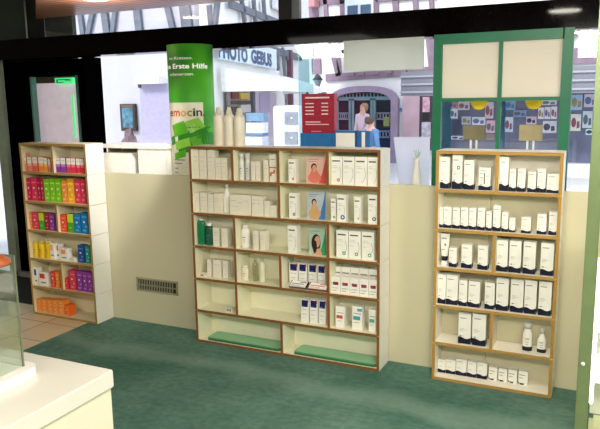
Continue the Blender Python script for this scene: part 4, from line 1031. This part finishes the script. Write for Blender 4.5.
for x in (338.5, 351, 354, 372.5, 375.5, 393): X = at(x, 120, YC).x-OC2[0]; mb.box(X-.035, -.1, 0, X+.035, -.05, zr)
for k in range(1, 16): X = xl+wd+(xr-xl-2*wd)*k/16; mb.box(X-.012, -.09, zr, X+.012, -.05, zr+(zt-zr-wd)*math.sqrt(max(0.02, 1-abs(2*k/16-1)**2.4)))
mb.build('door_frame', FT, C2)
mb = MB()
for (xa, xb) in ((340, 350), (377, 392)):
    for yv in (116, 134):
        for k in range(5):
            p_ = at(xa+(xb-xa)*(k+.5)/5, yv, YC); 
            n = 10; cx_, cz_ = p_.x-OC2[0], p_.z-STREET
            mb.tube([(cx_+.1*math.cos(6.283*j/n), -.12, cz_+.1*math.sin(6.283*j/n)) for j in range(n+1)], .012, n=4)
mb.build('iron_scrolls', mat('iron_grey', '#8a90a4', .5), C2)
cr('olive_poster', 385, 117, 391, 126, mat('olive_poster_m', '#8a8f5a'), th=.14)
# lantern
o = empty('street_lantern', (at(318.5, 82, YC-.6).x, YC-.66, at(318, 93, YC-.6).z), 'dark wall lantern left of the arched doorway', 'lantern')
hL = at(318, 74, YC-.6).z-o.location.z
mb = MB(); mb.lathe([(.04, hL*.2), (.13, hL*.65), (.15, hL*.68)], n=6); mb.build('lantern_glass', mat('lantern_pane', '#93a5ac', .3), o)
mb = MB(); mb.lathe([(.17, hL*.68), (.08, hL*.9), (.02, hL)], n=6); mb.tube([(0, 0, hL*.2), (0, .1, 0), (0, .6, 0)], .03); mb.build('lantern_frame', mat('lantern_iron', '#3f4653', .5), o)
# pink pilaster, shop window with pictures, grey canopy
cr('pink_pilaster', 403.5, 94, 420, 172, mat('pink_stone', '#d9b9c4', .8, .1, .1, 2), th=.1)
cr('display_window', 420.5, 94, 440, 150, mat('display_dark', '#4a4450', .3), th=.12)
for (x0, y0, x1, y1, hx) in ((424, 97, 431, 112, '#e9b3c8'), (423, 122, 432, 138, '#cfc8d6'), (424, 112, 430, 120, '#2c2530')):
    cr('window_picture', x0, y0, x1, y1, mat('wpic'+hx[1:], hx, .5, .3, .3, 8), th=.15)
cr('house_number_plate', 397.5, 108, 402, 111.5, mat('plate_blue', '#6f8fc8'), th=.05)
# --- shop with canopy to the right (D)
YD = 16.0
OD = (at(520, 100, YD).x, YD, STREET)
D = empty('canopy_street_shop', OD, 'shop with grey canopy and dark display wall opposite, behind the green frame', 'building')
def dr_(name, x0, y0, x1, y1, m, Y=YD, th=.08): return cr(name, x0, y0, x1, y1, m, Y, th, D, OD)
xw0, xw1 = at(436, 90, YD).x, at(760, 90, YD).x
aw('wall', (xw0, YD, STREET, xw1, YD+.3, 8), STUCCO, D, OD)
aw('display_wall', (xw0, YD-.06, .25, xw1, YD, at(520, 92, YD).z), mat('display_wall_slate', '#666c86', .5, .3, .25, 2), D, OD)
a = at(401, 72, 14.5); b = at(433, 95.5, 14.5)
aw('canopy', (a.x, 14.5, b.z, xw1, YD, a.z), mat('canopy_grey', '#86878f', .6, .3, .08), D, OD)
for k in range(3): aw('canopy_rib', (a.x, 14.46, b.z+.06+.17*k, xw1, 14.5, b.z+.1+.17*k), mat('canopy_rib_pale', '#a9aab4', .6), D, OD)
aw('low_wall', (xw0, YD-.3, STREET, xw1, YD-.05, .25), mat('low_lilac_wall', '#d8d3e2', .8), D, OD)
for p, q, w in (((566, 57), (604, 54), .35), ((560, 30), (604, 26), .25), ((572, 38), (578, 30), .12), ((586, 30), (594, 40), .16), ((594, 40), (597, 55), .16), ((430, 38), (433, 68), .2), ((604, 20), (604, 55), .2)): timber(D, OD, p, q, w, YD-.03, TIMBERP)
# cards and articles on the display wall: each one a thing
cards = [(448, 102, 457, 108, '#c9848c', 'pinkish'), (458.5, 101.5, 469, 110, '#d8d4dc', 'white'), (450.5, 108.6, 457, 118.5, '#e6e6ee', 'white'), (452, 120, 461, 134.5, '#3a4468', 'navy'), (462, 116.5, 470.5, 124.5, '#b7c6dc', 'pale blue'), (472.5, 117, 485, 125, '#e4e4ec', 'white'), (485.5, 102, 493, 118.5, '#d9c9d2', 'striped pale'), (486.5, 120.5, 494.5, 133, '#e3bccb', 'pink'), (451.5, 136, 464, 139.5, '#dfe4ea', 'white'), (486, 134, 494, 140, '#8f8c98', 'grey'),
         (505.5, 100, 515, 110, '#7fb0cc', 'sky blue'), (505, 117, 512.5, 132, '#cfd9ea', 'pale blue'), (513.5, 110, 526, 117, '#8793c4', 'violet blue'), (526.5, 116.5, 536, 124.5, '#d8bfd2', 'pink'), (538.5, 107.5, 543.5, 119, '#eae6ee', 'white oblong'), (545, 107, 550, 119, '#e6e2ea', 'white oblong'), (551.5, 106.5, 556.5, 119, '#eceaf0', 'white oblong'), (541, 100, 556.5, 105, '#dcd6de', 'wide white'), (543, 121, 556, 133, '#d3d8e2', 'pale set'),
         (571.5, 94.5, 582, 110, '#9db9d6', 'pale blue'), (584.5, 94, 597, 107, '#cfcad8', 'pale lilac'), (571, 114, 580.5, 131, '#d9dccf', 'pale green'), (583, 111, 592, 128, '#c9d6dc', 'pale blue'), (586, 129, 597, 135, '#bfe0da', 'mint')]
for i, (x0, y0, x1, y1, hx, cn) in enumerate(cards):
    x0 -= .4; x1 += .4
    Y = YD-.1; xm, ym = (x0+x1)/2, (y0+y1)/2
    X0, X1, Z0_, Z1_ = at(x0, ym, Y).x, at(x1, ym, Y).x, at(xm, y1, Y).z, at(xm, y0, Y).z
    w, h = X1-X0, Z1_-Z0_
    pane = 'left lower pane' if x1 < 496 else ('right lower pane' if x1 < 560 else 'gap right of the green frame')
    mb = MB(); mb.box(0, 0, 0, w, .035, h, 0)
    dk = mat('cardmark%d' % (i % 5), ['#5a6f9c', '#8c4f63', '#4f6d78', '#3c3f58', '#9a8f5c'][i % 5], .5)
    mb.poly([(w*.3+w*.25*math.cos(.7*k), -.002, h*.5+h*.3*math.sin(.7*k)) for k in range(9)], 1)
    mb.poly([(w*.6, -.002, h*.15), (w*.9, -.002, h*.2), (w*.85, -.002, h*.6), (w*.62, -.002, h*.55)], 1)
    same = [c_ for c_ in cards[:i] if c_[5] == cn and ((c_[2] < 496), (c_[2] < 560)) == ((x1 < 496), (x1 < 560))]
    o = mb.build('display_card', [mat('dcard'+hx[1:], hx, .5, .3, .1, 10), dk], None, (X0, Y, Z0_))
    nth = ['', 'second ', 'third ', 'fourth '][len(same)]
    tag(o, f'{nth}{cn} card on display wall seen through the {pane}', 'display card', 'cards on the display wall across the street')

# --- two people in the street by the arched doorway
def person(name, px, Y, h, label, skin, top, legs, hairm, lean=0, hair_long=True, face=-1):
    g = at(px, 120, Y); o = empty(name, (g.x, Y, STREET), label, 'person')
    o.rotation_euler.z = math.radians(150 if face < 0 else -20)
    k = h/1.7
    def skinmesh(nm, verts, edges, rad, m, root=0, sub=2):
        me = bpy.data.meshes.new(nm); me.from_pydata([Vector(v)*k for v in verts], edges, []); me.materials.append(m)
        ob = bpy.data.objects.new(nm, me); COL.objects.link(ob); ob.parent = o
        md = ob.modifiers.new('skin', 'SKIN'); md.use_smooth_shade = True
        for i, r in enumerate(rad): me.skin_vertices[0].data[i].radius = ((r[0]*k, r[1]*k) if isinstance(r, tuple) else (r*k, r*k))
        me.skin_vertices[0].data[root].use_root = True
        ob.modifiers.new('sub', 'SUBSURF').levels = sub
        ob.modifiers['sub'].render_levels = sub
        return ob
    l = lean
    V = [(0, 0, .92), (0, l*.3, 1.12), (0, l*.7, 1.36), (0, l, 1.47), (0, l+.01, 1.56), (0, l+.02, 1.66),
         (.17, l*.75, 1.38), (.22, l*.5-.02, 1.12), (.2, l*.5-.16, .95), (.19, l*.5-.22, .88),
         (-.17, l*.75, 1.38), (-.23, l*.5+.03, 1.12), (-.22, l*.5-.05, .92), (-.21, l*.5-.08, .83),
         (.09, 0, .86), (.1, -.06, .48), (.1, .0, .09), (.1, -.14, .03), (-.09, 0, .86), (-.1, .05, .48), (-.1, .13, .1), (-.1, .0, .03)]
    E_ = [(0, 1), (1, 2), (2, 3), (3, 4), (4, 5), (2, 6), (6, 7), (7, 8), (8, 9), (2, 10), (10, 11), (11, 12), (12, 13), (0, 14), (14, 15), (15, 16), (16, 17), (0, 18), (18, 19), (19, 20), (20, 21)]
    Rr = [.12, .11, .12, .055, .085, .075, .055, .042, .033, .035, .055, .042, .033, .035, .085, .06, .045, .04, .085, .06, .045, .04]
    skinmesh('body', V, E_, Rr, skin)
    skinmesh('top', [V[0], V[1], V[2], V[6], V[7], V[8], V[10], V[11], V[12], (0, l*.8, 1.42)], [(0, 1), (1, 2), (2, 3), (3, 4), (4, 5), (2, 6), (6, 7), (7, 8), (2, 9)], [.15, .135, .14, .075, .06, .05, .075, .06, .05, .075], top)
    skinmesh('trousers', [(0, 0, .95), V[14], V[15], (V[16][0], V[16][1], .12), V[18], V[19], (V[20][0], V[20][1], .13)], [(0, 1), (1, 2), (2, 3), (0, 4), (4, 5), (5, 6)], [.145, .105, .08, .065, .105, .08, .065], legs)
    skinmesh('hair', [(0, l+.035, 1.71), (0, l+.085, 1.61), (0, l+.09, 1.46 if hair_long else 1.53)], [(0, 1), (1, 2)], [.13, .12, .08], hairm)
    mb = MB()
    for s_ in (-1, 1): mb.box((s_*.1-.045)*k, (-.2 if s_ > 0 else -.06)*k, 0, (s_*.1+.045)*k, (.06 if s_ > 0 else .2)*k, .06*k, bev=.012)
    mb.build('shoes', mat('dark_shoes', '#2a2530'), o)
    mb = MB()                           # simple face: eyes and mouth
    for s_ in (-1, 1): mb.box((s_*.03-.01)*k, (l-.085)*k, 1.60*k, (s_*.03+.01)*k, (l-.06)*k, 1.612*k)
    mb.box(-.02*k, (l-.08)*k, 1.53*k, .02*k, (l-.06)*k, 1.538*k)
    mb.build('face_features', mat('face_dark', '#4a2f2a'), o)
    return o
SK = mat('skin_tone', '#e2b29c', .6)
person('person', 362.5, 16.6, 1.66, 'person in pink-white top and dark trousers walking before the arched doorway', SK, mat('pink_white_top', '#e6cfd8', .8), mat('dark_trousers', '#2b2a42', .8), mat('light_hair', '#a58468', .7), face=1)
person('person', 371.5, 12.3, 1.42, 'shorter person in blue jacket and jeans, right of the person in pink', SK, mat('blue_jacket', '#5f86b4', .8), mat('blue_jeans', '#5573a6', .8), mat('brown_hair', '#5d463c', .7), face=-1, hair_long=False)

# ------------------------------------------------------------------ lights
def area(name, loc, rot, sx, sy, e, colr):
    L = bpy.data.lights.new(name, 'AREA'); L.shape = 'RECTANGLE'; L.size = sx; L.size_y = sy; L.energy = e; L.color = colr
    o = bpy.data.objects.new(name, L); COL.objects.link(o); o.location = loc; o.rotation_euler = rot; return o
WARM = (1, .955, .84)
area('ceiling_lamp_row', (.5, .25, 2.42), (math.radians(34), 0, 0), 2.2, .5, 130, WARM)
area('ceiling_lamp_left', (-3.2, .25, 2.42), (math.radians(30), 0, 0), 1.8, .5, 24, WARM)
area('ceiling_lamp_back', (-.8, -1.6, 2.42), (math.radians(30), 0, 0), 2.6, .6, 80, WARM)
rl = area('right_fill_lamp', (2.3, 1.6, 2.40), (0, 0, 0), .6, 1.6, 75, WARM)  # unseen lamp added to whiten the middle unit's right side
rl.rotation_euler = (Vector((-1.6, 3.9, .9))-Vector((2.3, 1.6, 2.4))).to_track_quat('-Z', 'Y').to_euler()
ds = bpy.data.lights.new('plinth_fill_spot', 'SPOT'); ds.energy = 105; ds.spot_size = math.radians(34); ds.spot_blend = .6; ds.shadow_soft_size = .06; ds.color = (1, .98, .95)  # unseen spot added to brighten the white plinth and unit sides
do = bpy.data.objects.new('plinth_fill_spot', ds); COL.objects.link(do); do.location = (-2.3, 3.25, 2.40)
do.rotation_euler = (Vector((-3.45, 4.02, 1.25))-do.location).to_track_quat('-Z', 'Y').to_euler()
up = area('ceiling_fill_uplight', (-3.42, 3.78, 2.22), (math.pi, 0, 0), .3, .3, 7, (1, .88, .8))  # invisible uplight added to brighten the slats around the round lamp
sun = bpy.data.lights.new('sun', 'SUN'); sun.energy = 2.7; sun.angle = .3; sun.color = (1, .97, .95)
so = bpy.data.objects.new('sun', sun); COL.objects.link(so); so.rotation_euler = (math.radians(48), 0, math.radians(-22))
wd_ = bpy.data.worlds.new('world'); S.world = wd_; wd_.use_nodes = True
nt = wd_.node_tree; bg = nt.nodes['Background']; 
tc_ = nt.nodes.new('ShaderNodeTexCoord'); sp = nt.nodes.new('ShaderNodeSeparateXYZ'); rp = nt.nodes.new('ShaderNodeValToRGB')
nt.links.new(tc_.outputs['Generated'], sp.inputs[0]); nt.links.new(sp.outputs['Z'], rp.inputs['Fac'])
rp.color_ramp.elements[0].color = (.9, .93, 1, 1); rp.color_ramp.elements[1].color = (.62, .76, 1, 1)
nt.links.new(rp.outputs['Color'], bg.inputs['Color']); bg.inputs['Strength'].default_value = 1.5
S.view_settings.view_transform = 'Standard'; S.view_settings.look = 'None'; S.view_settings.exposure = .25
